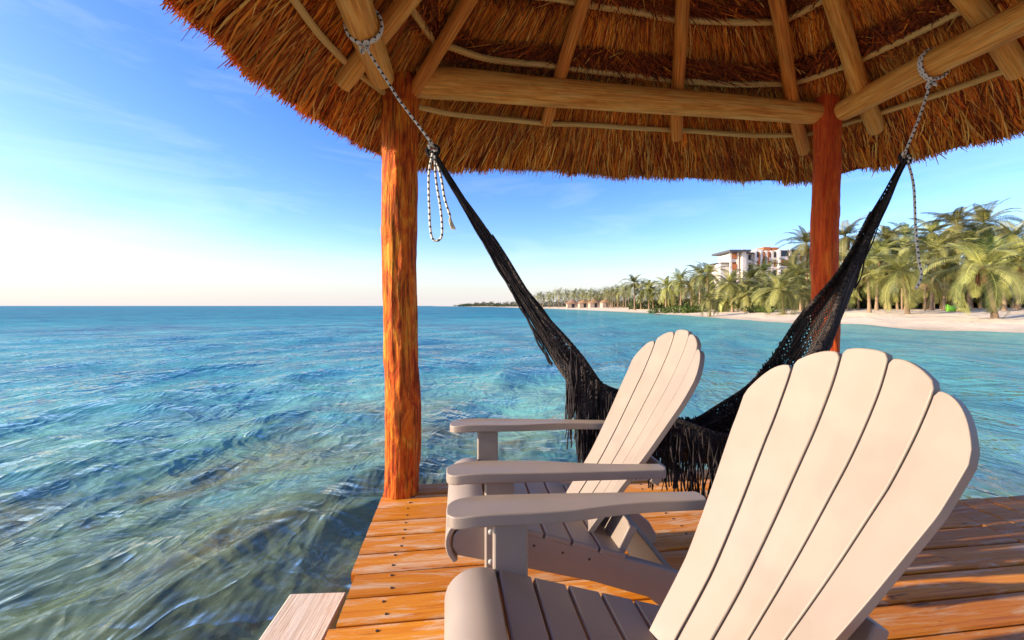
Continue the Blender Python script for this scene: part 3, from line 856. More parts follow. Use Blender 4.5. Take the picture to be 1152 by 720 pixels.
# ------------------------------------------------------------------ chairs (local x: towards the back, y: chair's right, z up)
def adirondack():
    root = empty('adirondack_chair', (0, 0, 0))
    def rail(y0, y1):
        top = [(-.085, .300), (-.102, .33), (-.098, .365), (-.075, .388), (-.03, .399), (.012, .393), (.145, .352), (.455, .256), (.60, .208), (.70, .168), (.785, .098), (.818, .04), (.812, .004), (.80, 0.0), (.672, 0.0), (.64, .035), (.55, .112), (.36, .180), (.15, .238)]
        m_ = MB(); m_.prism(top, 'y', y0, y1)
        o = m_.build('side_rail', M_chair, root, bevel=0.005)
        for (x, z) in ((.16, .315), (.255, .285), (.345, .257)):
            pl = MB(); pl.tube([(x, y0 - .0008 if y0 < 0 else y1 + .0008, z), (x, y0 + .004 if y0 < 0 else y1 - .004, z)], .0045, 8)
            pl.build('screw', M_pile, o)
    rail(.2275, .257); rail(-.257, -.2275)
    # seat: a rolled front slat, then flat slats down the slope
    outer = [(-.098, .280), (-.118, .31), (-.124, .35), (-.112, .387), (-.082, .413), (-.04, .4225), (.006, .413)]
    inner = [(.001, .395), (-.038, .4035), (-.074, .395), (-.098, .375), (-.106, .348), (-.101, .316), (-.083, .288)]
    oc = catmull(outer, 5); ic = catmull(inner, 5)
    m_ = MB(); m_.prism([tuple(p) for p in oc] + [tuple(p) for p in ic], 'y', -.2615, .2615)
    m_.build('seat_slat', M_chair, root, bevel=0.004)
    sl = math.atan2(.145 + 0.0, .455)
    for k in range(5):
        u0 = .015 + k * .0925; u1 = u0 + .0845
        z0 = .4125 - (u0 - .008) * .318; z1 = .4125 - (u1 - .008) * .318
        n_ = Vector((.303, 0, .953)) * .0185
        m_ = MB()
        # slightly dished across the width
        S = 13
        ys = [-.2615 + .523 * j / (S - 1) for j in range(S)]
        hw = [1.0] * S
        i0 = len(m_.v)
        for y in ys:
            dz = -0.006 * (1 - (y / .2615) ** 2)
            m_.v += [(u0, y, z0 + dz), (u1, y, z1 + dz), (u1 - n_.x, y, z1 - n_.z + dz), (u0 - n_.x, y, z0 - n_.z + dz)]
        for j in range(S - 1):
            for e in range(4):
                e2 = (e + 1) % 4
                m_.f.append((i0 + 4 * j + e, i0 + 4 * j + e2, i0 + 4 * j + 4 + e2, i0 + 4 * j + 4 + e)); m_.uv.append(None); m_.c.append(.5)
        m_.f.append((i0 + 3, i0 + 2, i0 + 1, i0)); m_.f.append(tuple(i0 + 4 * (S - 1) + e for e in range(4))); m_.uv += [None] * 2; m_.c += [.5] * 2
        m_.build('seat_slat', M_chair, root, bevel=0.004)
    # front legs with bolts
    for sg in (1, -1):
        m_ = MB(); y0, y1 = sorted((sg * .2572, sg * .287))
        m_.box(0, .091, y0, y1, 0, .5485)
        lg = m_.build('leg', M_chair, root, bevel=0.006)
        for (x, z) in ((.019, .385), (.019, .292), (.072, .372), (.072, .284)):
            for yy, d in ((sg * .287, sg), (sg * .2275, -sg)):
                m_ = MB(); m_.tube([(x, yy - .002 * d, z), (x, yy + .0015 * d, z), (x, yy + .005 * d, z), (x, yy + .007 * d, z)], [.0095, .0095, .0075, .003], 12)
                m_.build('bolt', M_steel, lg)
    # arms: straight outer edge, inner edge narrowing in an S
    xs_in = [(-.112, .228), (-.10, .215), (-.07, .208), (.0, .207), (.10, .208), (.20, .213), (.28, .226), (.36, .238), (.46, .245), (.55, .246), (.59, .247)]
    xs_out = [(.597, .265), (.590, .297), (.55, .301), (.40, .307), (.20, .313), (.05, .316), (-.06, .316), (-.095, .311), (-.115, .292), (-.120, .262), (-.119, .235)]
    ic = [tuple(p) for p in catmull(xs_in, 5)]; oc = [tuple(p) for p in catmull(xs_out, 5)]
    for sg in (1, -1):
        poly = [(x, sg * y) for x, y in ic + oc]
        if sg < 0: poly = poly[::-1]
        m_ = MB(); n = len(poly)
        zt = lambda x: .5795 - .040 * max(0, x) - (0.006 * max(0, -x - .05) / .07)
        m_.v = [(x, y, zt(x) - .030) for x, y in poly] + [(x, y, zt(x)) for x, y in poly]
        m_.f = [tuple(range(n - 1, -1, -1)), tuple(range(n, 2 * n))] + [(k, (k + 1) % n, n + (k + 1) % n, n + k) for k in range(n)]
        m_.uv = [None] * len(m_.f); m_.c = [.5] * len(m_.f)
        m_.build('armrest', M_chair, root, bevel=0.009, seg=4)
    # fan back: five curved slats
    zk = [.22, .30, .35, .42, .50, .60, .70, .78, .85, .92, .99, 1.03]
    uk = [.375, .424, .460, .510, .563, .625, .683, .729, .764, .795, .817, .827]
    zf = np.linspace(.22, 1.03, 120); 
    cs = catmull(np.stack([zk, uk], -1), 12)
    uf = np.interp(zf, cs[:, 0], cs[:, 1])
    uf = np.convolve(np.pad(uf, 6, mode='edge'), np.ones(9) / 9, 'same')[6:-6]; uf[:6] = uf[6] - (zf[6] - zf[:6]) * .64; uf[-6:] = uf[-7] + (zf[-6:] - zf[-7]) * .25
    def prof(z):
        u = float(np.interp(z, zf, uf)); e = .01
        du = (float(np.interp(min(z + e, 1.03), zf, uf)) - float(np.interp(z - e, zf, uf)))
        t = Vector((du, 0, 2 * e)).normalized()
        return u, Vector((t.z, 0, -t.x))          # normal towards the rear
    def halfw(z):                                  # half width of the whole fan at height z
        return float(np.interp(z, [.24, .30, .45, .60, .75, .85, .92, 1.0], [.152, .158, .178, .215, .250, .263, .269, .270]))
    gap = .0050
    for s in range(5):
        k0, k1 = -1 + .4 * s, -1 + .4 * (s + 1)
        # height of the rounded tip, per fraction across the slat
        tip_c = [.936, .983, .994, .983, .936][s]; drop = [(.075, .012), (.030, .006), (.010, .010), (.006, .030), (.012, .075)][s]
        A_, B_ = 15, 40
        top = []
        for a in range(A_):
            x = a / (A_ - 1)
            if s == 0: h = tip_c - .092 * (1 - x) ** 2.2 - .004 * x ** 8
            elif s == 4: h = tip_c - .092 * x ** 2.2 - .004 * (1 - x) ** 8
            elif s == 1: h = tip_c - .038 * (1 - x) ** 2.2 - .007 * x ** 8
            elif s == 3: h = tip_c - .038 * x ** 2.2 - .007 * (1 - x) ** 8
            else: h = tip_c - .009 * abs(2 * x - 1) ** 3
            e = .009; dx = min(x, 1 - x) * .115
            if dx < e: h -= e - math.sqrt(max(0, e * e - (e - dx) ** 2))
            top.append(h)
        F, Bk = [], []
        zb0 = .250
        th_ = .0205
        for b_ in range(B_):
            tt = b_ / (B_ - 1); tt = 1 - (1 - tt) ** 1.25
            rf, rb = [], []
            for a in range(A_):
                x = a / (A_ - 1)
                z = zb0 + (top[a] - zb0) * tt
                w = halfw(z); y = (k0 + (k1 - k0) * x) * w
                y += gap / 2 * (1 - 2 * x) * (1.0)
                u, nn = prof(z)
                cup = -.048 * abs(y / w) ** 1.5          # the fan is slightly dished
                p = Vector((u + cup, y, z))
                rf.append(p); rb.append(p + nn * th_)
            F.append(rf); Bk.append(rb)
        m_ = MB(); idx = lambda side, r_, a: side * A_ * B_ + r_ * A_ + a
        m_.v = [tuple(p) for r_ in F for p in r_] + [tuple(p) for r_ in Bk for p in r_]
        for r_ in range(B_ - 1):
            for a in range(A_ - 1):
                m_.f.append((idx(0, r_, a), idx(0, r_ + 1, a), idx(0, r_ + 1, a + 1), idx(0, r_, a + 1)))
                m_.f.append((idx(1, r_, a), idx(1, r_, a + 1), idx(1, r_ + 1, a + 1), idx(1, r_ + 1, a)))
            m_.f.append((idx(0, r_, 0), idx(1, r_, 0), idx(1, r_ + 1, 0), idx(0, r_ + 1, 0)))
            m_.f.append((idx(0, r_, A_ - 1), idx(0, r_ + 1, A_ - 1), idx(1, r_ + 1, A_ - 1), idx(1, r_, A_ - 1)))
        for a in range(A_ - 1):
            m_.f.append((idx(0, 0, a), idx(0, 0, a + 1), idx(1, 0, a + 1), idx(1, 0, a)))
            m_.f.append((idx(0, B_ - 1, a), idx(1, B_ - 1, a), idx(1, B_ - 1, a + 1), idx(0, B_ - 1, a + 1)))
        m_.uv = [None] * len(m_.f); m_.c = [.5] * len(m_.f)
        m_.build('back_slat', M_chair, root, bevel=0.0032, seg=3)
    # cross pieces behind the back
    u, nn = prof(.50); 
    m_ = MB(); m_.prism([(u + .024, .470), (u + .056, .452), (u + .085, .520), (u + .053, .538)], 'y', -.19, .19)
    m_.build('back_brace', M_chair, root, bevel=0.004)
    u, nn = prof(.30)
    m_ = MB(); m_.prism([(u + .030, .262), (u + .055, .248), (u + .10, .332), (u + .075, .346)], 'y', -.227, .227)
    m_.build('lower_brace', M_chair, root, bevel=0.004)
    m_ = MB(); m_.prism([(.600, .085), (.632, .075), (.672, .160), (.640, .172)], 'y', -.227, .227)
    m_.build('stretcher', M_chair, root, bevel=0.004)
    m_ = MB(); m_.prism([(.03, .26), (.055, .252), (.055, .325), (.03, .333)], 'y', -.227, .227)
    m_.build('front_stretcher', M_chair, root, bevel=0.004)
    return root
chair = adirondack()
chair.location = (-0.008, 0.818, 0.0); chair.rotation_euler = (0, 0, R(8.8))
tag(chair, 'sand coloured slatted adirondack chair nearest, with the largest fan back', 'chair', 'adirondack chairs on the deck')
chair2 = copy_tree(chair, None, 'sand coloured adirondack chair between the nearer chair and the black hammock')
chair2.location = (-0.120, 1.585, 0.0); chair2.rotation_euler = (0, 0, TH)

# ------------------------------------------------------------------ hammock and its ropes
RL = Vector((-0.371, 1.96, 1.816)); RR_ = Vector((2.088, 2.22, 1.874))
HC = [RL, (-.135, 2.00, 1.44), (.10, 2.03, 1.085), (.315, 2.06, .765), (.52, 2.08, .585), (.78, 2.09, .46), (1.02, 2.10, .43), (1.27, 2.12, .545), (1.47, 2.14, .81), (1.68, 2.17, 1.13), (1.865, 2.20, 1.455), RR_]
ham = empty('string_hammock', (1.0, 2.1, 0.43), 0, 'black string hammock with long fringe slung between the log beams', 'hammock')
HO = Vector((1.0, 2.1, 0.43))
def into_ham(mb): mb.v = [(v[0] - HO.x, v[1] - HO.y, v[2] - HO.z) for v in mb.v]; return mb
hc = catmull(HC, 14)
NH = len(hc)
arc = np.r_[0, np.cumsum(np.linalg.norm(np.diff(hc, axis=0), axis=1))]; S = arc / arc[-1]
HW = lambda s: float(np.interp(s, [0, .1, .22, .33, .42, .55, .66, .76, .86, .94, 1], [.012, .018, .034, .07, .115, .15, .13, .070, .028, .016, .012]))   # half width across
HD = lambda s: float(np.interp(s, [0, .1, .22, .33, .42, .55, .66, .76, .86, .94, 1], [.012, .026, .055, .10, .15, .17, .15, .085, .040, .022, .012]))   # depth of the pouch
def ham_frame(i):
    t = hc[min(i + 1, NH - 1)] - hc[max(i - 1, 0)]; t = Vector(t).normalized()
    side = Vector((t.y, -t.x, 0)).normalized()            # towards the camera
    up = side.cross(t).normalized()
    if up.z < 0: up = -up
    return Vector(hc[i]), t, side, up
def body():
    NV = 44; V, UV = [], []
    for i in range(NH):
        c, t, sd, up = ham_frame(i); s = S[i]; w, d = HW(s), HD(s)
        for j in range(NV):
            q = j / (NV - 1); a = math.pi * (q * 1.12 - .06)
            x = math.cos(a) * w; z = -math.sin(a) ** 0.8 * d if math.sin(a) > 0 else abs(math.sin(a)) * d * .5
            fold = mn.noise(Vector((q * 9, s * 2.2, 3))) * .030 * min(1, d / .1) + mn.noise(Vector((q * 22, s * 4, 8))) * .014 * min(1, d / .1) + mn.noise(Vector((q * 40, s * 16, 1))) * .004
            e = .5 - abs(q - .5)
            sagv = -.02 * math.sin(s * 37 + (q > .5) * 2) * max(0, 1 - e * 5) * min(1, d / .1)
            p = c + sd * (x * (1 + fold * 4)) + up * (z + d * .35 + fold + sagv)
            V.append(p - HO); UV.append((arc[i] * 1.0, q * 1.2))
    V = np.array(V); Q = grid_quads(NH, NV)
    # back side, a few millimetres in
    return np_mesh('net_body', V, Q, M_net, ham, uv=np.array(UV), smooth=True)
nb = body()
sm = nb.modifiers.new('thick', 'SOLIDIFY'); sm.thickness = .006; sm.offset = 0
# bundle of end cords at both ends, and the rolled selvedges
for end in (0, 1):
    cm = MB()
    idx = [i for i in range(NH) if (S[i] < .30 if end == 0 else S[i] > .80)]
    if end: idx = idx[::-1]
    for c_ in range(26):
        a = random.uniform(0, 6.28); rr = math.sqrt(random.random())
        pts = []
        for i in idx:
            c, t, sd, up = ham_frame(i); s = S[i]
            g = 1 + 0.10 * math.sin(i * .9 + c_)
            pts.append(c + sd * math.cos(a) * HW(s) * 1.12 * rr * g + up * (math.sin(a) * HD(s) * .75 * rr * g - HD(s) * .25))
        cm.tube(pts, .0028, 5, False)
    into_ham(cm).build('end_cords', M_fringe, ham)
for sg in (1, -1):
    cm = MB(); pts = []
    for i in range(NH):
        if .12 < S[i] < .92:
            c, t, sd, up = ham_frame(i); s = S[i]
            pts.append(c + sd * (sg * HW(s) * .98) + up * (HD(s) * .40 - .02 * math.sin(s * 37 + (sg < 0) * 2) * min(1, HD(s) / .1)))
    cm.tube(pts, .011, 8, True, .1, 9, sg)
    into_ham(cm).build('selvedge', M_net, ham)
def fringe(sg, s0, s1, groups):
    V, Q = [], []
    m_ = MB()
    for g in range(groups):
        s = s0 + (s1 - s0) * (g + random.uniform(.0, .8)) / groups
        i = int(np.searchsorted(S, s)); c, t, sd, up = ham_frame(i)
        base = c + sd * (sg * HW(s) * 1.0) + up * (HD(s) * .34)
        Lg = float(np.interp(s, [.28, .31, .36, .40, .45, .55, .66, .74, .80], [.20, .46, .44, .26, .28, .34, .34, .30, .16])) * random.uniform(.65, 1.1)
        k = random.randint(7, 13)
        ctr = base + Vector((random.uniform(-.01, .01), random.uniform(-.01, .01), -Lg))
        for j in range(k):
            b_ = base + t * random.uniform(-.030, .030) + Vector((0, 0, random.uniform(-.01, .02)))
            e_ = ctr + Vector((random.gauss(0, .014), random.gauss(0, .014), random.uniform(-.05, .08)))
            pts = []
            ph = random.uniform(0, 6)
            for q in range(6):
                f = q / 5; p = b_.lerp(e_, f)
                pts.append(p + Vector((.006 * math.sin(ph + f * 7), .006 * math.cos(ph * 2 + f * 6), 0)))
            m_.tube(pts, random.uniform(.0022, .0040), 4, False)
    into_ham(m_).build('fringe', M_fringe, ham)
fringe(1, .29, .45, 30); fringe(1, .45, .67, 24); fringe(-1, .29, .70, 40)
# loose net that gathers between the fringe cords near the left knee and the middle
def veil(sg, s0, s1, L0, L1):
    n = 26; V, UV = [], []
    for k in range(n):
        s = s0 + (s1 - s0) * k / (n - 1); i = int(np.searchsorted(S, s)); c, t, sd, up = ham_frame(i)
        base = c + sd * (sg * HW(s)) + up * (HD(s) * .34)
        for j in range(14):
            f = j / 13; L_ = (L0 + (L1 - L0) * k / (n - 1)) * (0.75 + 0.35 * mn.noise(Vector((k * .45, sg, s0 * 9))))
            V.append(base - HO + Vector((.012 * math.sin(k * 1.9 + f * 3), sg * -.02 * math.sin(k * 1.3 + f), -L_ * f)))
            UV.append((k * .03, f * .4))
    np_mesh('loose_net', np.array(V), grid_quads(n, 14), M_net, ham, uv=np.array(UV), smooth=True)
veil(1, .31, .345, .36, .30); veil(1, .37, .45, .12, .22); veil(-1, .50, .62, .26, .30); veil(1, .66, .71, .26, .22)
# rings
for P in (RL, RR_):
    m_ = MB(); pts = [P + Vector((.028 * math.cos(a), 0.006 * math.sin(a), .028 * math.sin(a))) for a in np.linspace(0, 2 * math.pi, 22)]
    m_.tube(pts, .0085, 8, False); into_ham(m_).build('ring', M_fringe, ham)

def rope_thing(name, label, O, anchor, beam_dir, beam_r, beam_c, ring, tail, tassel):
    root = empty(name, O, 0, label, 'rope', 'ropes that sling the hammock'); O = Vector(O)
    def inn(mb): mb.v = [tuple(Vector(v) - O) for v in mb.v]; return mb
    beam_c = Vector(beam_c); d = Vector(beam_dir).normalized(); r = .0062
    x = d.cross(Vector((0, 0, 1))).normalized(); z = x.cross(d)
    if z.z < 0: z = -z
    pts = [beam_c + (x * math.cos(a) + z * math.sin(a)) * (beam_r + r) + d * (.012 * a / 6.28) for a in np.linspace(-math.pi / 2, 2 * math.pi * 2 - math.pi / 2, 60)]
    m_ = MB(); m_.tube(pts, r, 8, True); inn(m_).build('beam_loop', M_rope, root)
    kn = pts[0]
    m_ = MB(); m_.tube([kn, kn.lerp(Vector(ring), .5) + Vector((0, 0, -.006)), Vector(ring) + Vector((0, 0, .03))], r, 8, True); inn(m_).build('line', M_rope, root)
    m_ = MB()
    for (c_, rad_) in ((kn + Vector((0, 0, -.012)), .017), (Vector(ring) + Vector((0, 0, .012)), .018)):
        m_ = MB()
        pk = [c_ + Vector((math.cos(a) * rad_, math.sin(2 * a) * rad_ * .7, math.sin(a) * rad_ + .008 * math.sin(3 * a))) for a in np.linspace(0, 4 * math.pi, 40)]
        m_.tube(pk, r, 7, True)
        inn(m_).build('knot', M_rope, root)
    for tl in tail:
        m_ = MB(); m_.tube([tuple(p) for p in catmull(tl, 7)], r * .95, 8, True); inn(m_).build('tail', M_rope, root)
    if tassel:
        m_ = MB(); T = Vector(tassel)
        for k in range(40):
            a = random.uniform(0, 6.28); q = random.uniform(.2, 1) * .016
            m_.tube([T, T + Vector((q * .6 * math.cos(a), q * .6 * math.sin(a), -.03)), T + Vector((.012 + q * math.cos(a), q * math.sin(a), -.062 + random.uniform(-.01, .01)))], .0013, 4, False)
        inn(m_).build('tassel', simple('frayed_rope_end', (0.66, 0.60, 0.44), .9, .1), root)
def at(px, py, Y): return (round((px - 576) / 470 * Y, 3), Y, round(1.09 - (py - 344) / 470 * Y, 3))
# measured points of the hanging loop, in metres beside the left ring
rope_thing('hammock_rope', 'black flecked white rope on left beam with hanging loop and tassel', (-0.371, 1.96, 1.85), None,
           (0.12, -.99, 0), .074, (-0.660, 1.865, 2.337), RL,
           [[(-.371, 1.95, 1.80), (-.386, 1.94, 1.70), (-.384, 1.94, 1.55), (-.375, 1.94, 1.42), (-.350, 1.94, 1.392), (-.325, 1.94, 1.42), (-.330, 1.94, 1.53), (-.352, 1.94, 1.67), (-.362, 1.95, 1.79)],
            [(-.364, 1.97, 1.80), (-.335, 1.97, 1.70), (-.318, 1.97, 1.60), (-.292, 1.97, 1.515)]], (-.292, 1.97, 1.52))
rope_thing('hammock_rope', 'black flecked white rope on right beam with one long straight tail', (2.088, 2.22, 1.9), None,
           (0.11, -.99, 0), .073, (2.212, 2.20, 2.357), RR_,
           [[(2.092, 2.21, 1.86), (2.115, 2.20, 1.72), (2.125, 2.20, 1.50), (2.140, 2.20, 1.34), (2.155, 2.20, 1.25), (2.128, 2.20, 1.18)]], None)

# ------------------------------------------------------------------ palms
def palm_crown(seed, nf=22, flen=3.4, dense=30):
    r = random.Random(seed); V, Q, T = [], [], []
    az0 = r.uniform(0, 6.28)
    for k in range(nf):
        az = az0 + k * 2.39996 + r.uniform(-.25, .25)
        age = (k + .5) / nf                                   # 0 young and upright, 1 old and hanging
        el = R(80 - 122 * age ** 0.95 + r.uniform(-9, 9))
        L = flen * r.uniform(.82, 1.08) * (0.72 + .28 * min(1, age * 3))
        droop = R(60 + 45 * age) * r.uniform(.8, 1.2)
        n = dense; p = Vector((0, 0, 0)); prev = None
        side0 = Vector((-math.sin(az), math.cos(az), 0))
        twist = r.uniform(-.5, .5)
        tone_f = r.uniform(.05, 1.0) * (1 - .25 * (age > .85))
        for i in range(n):
            f = i / (n - 1)
            e = el - droop * f ** 1.4
            d = Vector((math.cos(az) * math.cos(e), math.sin(az) * math.cos(e), math.sin(e)))
            p2 = p + d * (L / n)
            up = side0.cross(d).normalized()
            if up.z < 0: up = -up
            wr = .035 * (1 - f) + .008
            i0 = len(V); V += [p - side0 * wr, p + side0 * wr, p2 + side0 * wr * .95, p2 - side0 * wr * .95]; Q.append((i0, i0 + 1, i0 + 2, i0 + 3)); T.append(min(1, tone_f + .25))
            if f > .10:
                ll = L * .185 * math.sin(math.pi * min(1, .12 + f * .86)) ** .7 + .10
                w = .032 + .016 * (1 - f)
                for sg in (1, -1):
                    tw = twist * f
                    out = (side0 * (sg * .80) + d * (.50 + .35 * f) + up * (.18 * sg * tw + .10)).normalized()
                    q1 = p + out * ll * .5 + Vector((0, 0, -.05 * ll)); q2 = q1 + out * ll * .42 + Vector((0, 0, -ll * r.uniform(.12, .30)))
                    wv = d * w
                    i0 = len(V); V += [p - wv * .6, p + wv * .6, q1 + wv, q1 - wv, q2 + wv * .15, q2 - wv * .15]
                    Q += [(i0, i0 + 1, i0 + 2, i0 + 3), (i0 + 3, i0 + 2, i0 + 4, i0 + 5)]
                    tt = min(1, max(0, tone_f + r.uniform(-.18, .18))); T += [tt, tt]
            p = p2
    return np.array([tuple(v) for v in V]), np.array(Q), np.array(T)[:, None] * np.ones((1, 3))

def palm_dry(seed, nf=7, flen=2.0):
    r = random.Random(seed + 100); V, Q, T = [], [], []
    for k in range(nf):
        az = r.uniform(0, 6.28); L = flen * r.uniform(.5, 1.0); p = Vector((0, 0, -.1)); side0 = Vector((-math.sin(az), math.cos(az), 0)); tf = r.random()
        for i in range(12):
            f = i / 11; e = R(-20 - 68 * min(1, f * 2))
            d = Vector((math.cos(az) * math.cos(e), math.sin(az) * math.cos(e), math.sin(e))); p2 = p + d * L / 12
            for sg in (1, -1):
                o_ = (side0 * sg * .5 + d).normalized() * L * .2
                i0 = len(V); V += [p, p2, p2 + o_ * .9, p + o_]; Q.append((i0, i0 + 1, i0 + 2, i0 + 3)); T.append(tf)
            p = p2
    return np.array([tuple(v) for v in V]), np.array(Q), np.array(T)[:, None] * np.ones((1, 3))

crowns, dries = [], []
for s in range(7):
    v, q, t = palm_crown(s * 13 + 5, 27 + s % 3 * 2, 3.4, 28); crowns.append(np_mesh('crown', v, q, M_frond, None, tone=t)); 
    v, q, t = palm_dry(s); dries.append(np_mesh('dry_fronds', v, q, M_dry, None, tone=t))
small_crowns = []
for s in range(4):
    v, q, t = palm_crown(s * 17 + 200, 18, 3.4, 13); small_crowns.append(np_mesh('crown', v, q, M_frond, None, tone=t))
crown_me = [o.data for o in crowns]; dry_me = [o.data for o in dries]; small_me = [o.data for o in small_crowns]
for o in crowns + dries + small_crowns: bpy.data.objects.remove(o)

def trunk_mesh(h, lean, seed, r=.16):
    m_ = MB(); n = 14; pts, rad = [], []
    for k in range(n + 1):
        f = k / n
        pts.append((lean[0] * f ** 1.6, lean[1] * f ** 1.6, h * f - .3 * (k == 0)))
        rad.append(r * (1 + .7 * math.exp(-f * 14)) * (1 - .35 * f) * (1 + .04 * (k % 2)))
    m_.tube(pts, rad, 10, True, .06, 3, seed)
    return m_
npalm = 0
def palm(px, py, pb, Y, label, group, big=True, scale=1.0, dry=True, variant=None):
    """crown at direction (px, py), trunk foot at column pb, Y metres away; all real sizes"""
    global npalm
    xb = (pb - 576) / 470 * Y; xc = (px - 576) / 470 * Y; zc = 1.09 - (py - 344) / 470 * Y
    gz = ground_z(xb, Y) - .1; h = zc - gz
    root = empty('palm_tree', (xb, Y, gz), 0, label, 'palm tree', group)
    r = random.Random(npalm * 7 + 1)
    lean = (xc - xb, r.uniform(-.4, .4))
    tm = trunk_mesh(h, lean, npalm, .17 * max(.8, min(1.2, scale)) if big else .15).build('trunk', M_trunk, root)
    me = (crown_me if big else small_me)[npalm % (7 if big else 4) if variant is None else variant]
    o = bpy.data.objects.new('crown', me); link(o, root); o.location = (lean[0], lean[1], h - .05); o.rotation_euler = (r.uniform(-.1, .1), r.uniform(-.1, .1), r.uniform(0, 6.28)); o.scale = (scale * (1.3 if big else 1.3),) * 3
    if big and dry:
        o = bpy.data.objects.new('dry_fronds', dry_me[npalm % 7]); link(o, root); o.location = (lean[0], lean[1], h - .1); o.rotation_euler = (0, 0, r.uniform(0, 6.28)); o.scale = (scale * r.uniform(.6, 1),) * 3
    npalm += 1
    return root
G1 = 'coconut palms on the beach right of the right post'
G2 = 'coconut palms in the grove below the hotel'
G3 = 'coconut palms along the middle of the beach'
for a in [
    (1101, 300, 1119, 33, 'foremost leaning coconut palm, thick bent trunk rising from open sand at far right', G1, 1.05),
    (1074, 252, 1078, 50, 'tallest coconut palm, its upright crown standing above all the other crowns', G1, 1.05),
    (1111, 250, 1116, 52, 'tall coconut palm with drooping crown right of the tallest crown', G1, 1.05),
    (1144, 268, 1146, 44, 'coconut palm behind the foremost leaning palm, touching the right picture edge', G1, 1.0),
    (1015, 305, 1021, 41, 'short coconut palm with orange trunk right below the hanging rope tail', G1, 1.0),
    (996, 270, 1000, 54, 'coconut palm with round crown just left of the hanging rope tail', G1, 1.0),
    (1045, 262, 1042, 57, 'tall coconut palm just right of the hanging rope tail, left of the tallest crown', G1, 1.0),
    (976, 301, 978, 45, 'short pale trunked palm leaning by the hammock, right of the right post', G1, .95),
    (1050, 282, 1048, 47, 'coconut palm in front of the tall ones, above the beach hut', G1, .95),
    (1064, 304, 1062, 46, 'low spreading coconut palm above the lime green boat', G1, .8),
    (950, 266, 946, 57, 'coconut palm whose crown shows just right of the right post top', G1, 1.05),
    (1152, 292, 1156, 39, 'coconut palm cut by the right picture edge', G1, .95),
    (988, 286, 986, 52, 'palm half hidden behind the short pale trunked palm', G1, .95),
    (1018, 266, 1020, 62, 'distant tall palm behind the rope tail', G1, 1.0),
    (1090, 275, 1090, 46, 'bushy palm directly behind the foremost leaning palm', G1, .9),
    (1128, 285, 1130, 41, 'low palm crown hanging beside the foremost leaning palm, on its right', G1, .9),
    (875, 325, 882, 53, 'low star shaped coconut palm standing alone on the sand edge below the hotel', G2, 1.0),
    (821, 311, 824, 70, 'slim coconut palm below the left end of the hotel', G2, 1.0),
    (797, 336, 799, 62, 'dwarf palm with orange trunk left of the hotel, by the green bushes', G2, .7),
    (797, 301, 796, 80, 'tall palm left of the hotel wall', G2, 1.1),
    (844, 307, 842, 76, 'palm in front of the middle of the hotel', G2, 1.1),
    (858, 299, 860, 84, 'palm whose crown reaches highest before the hotel front', G2, 1.1),
    (897, 311, 901, 60, 'palm just left of the right post, standing on the sand edge', G2, 1.0),
    (889, 295, 888, 84, 'palm under the right roof slab of the hotel', G2, 1.1),
    (906, 274, 908, 62, 'tall palm with crown touching the left side of the right post', G2, 1.1),
    (902, 330, 903, 55, 'dwarf palm at the foot of the right post', G2, .6),
    (817, 330, 816, 72, 'small palm with orange trunk below the hotel, left of the star shaped palm', G2, .8),
    (857, 327, 859, 64, 'low palm immediately left of the star shaped palm', G2, .8),
    (840, 325, 838, 68, 'low palm between the slim palm and the star shaped palm', G2, .8),
    (788, 309, 787, 92, 'palm on the left flank of the hotel grove, over the bushes', G3, 1.1),
    (766, 315, 766, 100, 'palm over the middle of the low green bushes', G3, 1.1),
    (750, 322, 749, 105, 'palm left of the low green bushes', G3, 1.1),
    (777, 322, 778, 96, 'lower palm tucked between the two palms over the bushes', G3, 1.0),
    (729, 324, 730, 115, 'palm standing right of the bare trunked tall palm', G3, 1.1),
    (713, 318, 714, 120, 'tall palm with a long bare trunk at the left end of the dense grove', G3, 1.15),
]:
    palm(a[0], a[1] + (7 if a[5] == G2 and a[3] > 63 else 0), a[2], a[3], a[4], a[5], True, a[6])
# the thin far row: too small to tell apart
FAR = 'small coconut palms in the thin row along the far beach'
fr_rng = random.Random(5)
for i in range(52):
    px = 602 + i * 2.1 + fr_rng.uniform(-1.2, 1.2)
    Y = float(np.interp(px, [600, 650, 712], [300, 205, 135])) * fr_rng.uniform(.97, 1.12)
    top = float(np.interp(px, [604, 625, 640, 680, 700, 712], [333, 331, 330, 331, 328, 325])) + fr_rng.uniform(-2.2, 3.0)
    palm(px, top, px + fr_rng.uniform(-1, 1), Y, 'small distant coconut palm in the thin row along the far beach', FAR, False, fr_rng.uniform(.95, 1.35), False)
BK = 'palms packed behind the front palms of the grove'
for i in range(40):
    px = 722 + i * 11.0 + fr_rng.uniform(-4, 4)
    Y = float(np.interp(px, [720, 760, 800, 850, 900, 950, 1000, 1050, 1100, 1150], [135, 122, 112, 98, 92, 74, 68, 68, 64, 58]))
    top = float(np.interp(px, [720, 750, 770, 800, 850, 900, 920, 950, 1000, 1050, 1100, 1160], [324, 322, 319, 319, 322, 314, 296, 284, 280, 276, 274, 277])) + fr_rng.uniform(-4, 9)
    palm(px, top, px + fr_rng.uniform(-3, 3), Y, 'coconut palm packed in the back rows of the grove behind front palms', BK, False, fr_rng.uniform(1.0, 1.3), False)

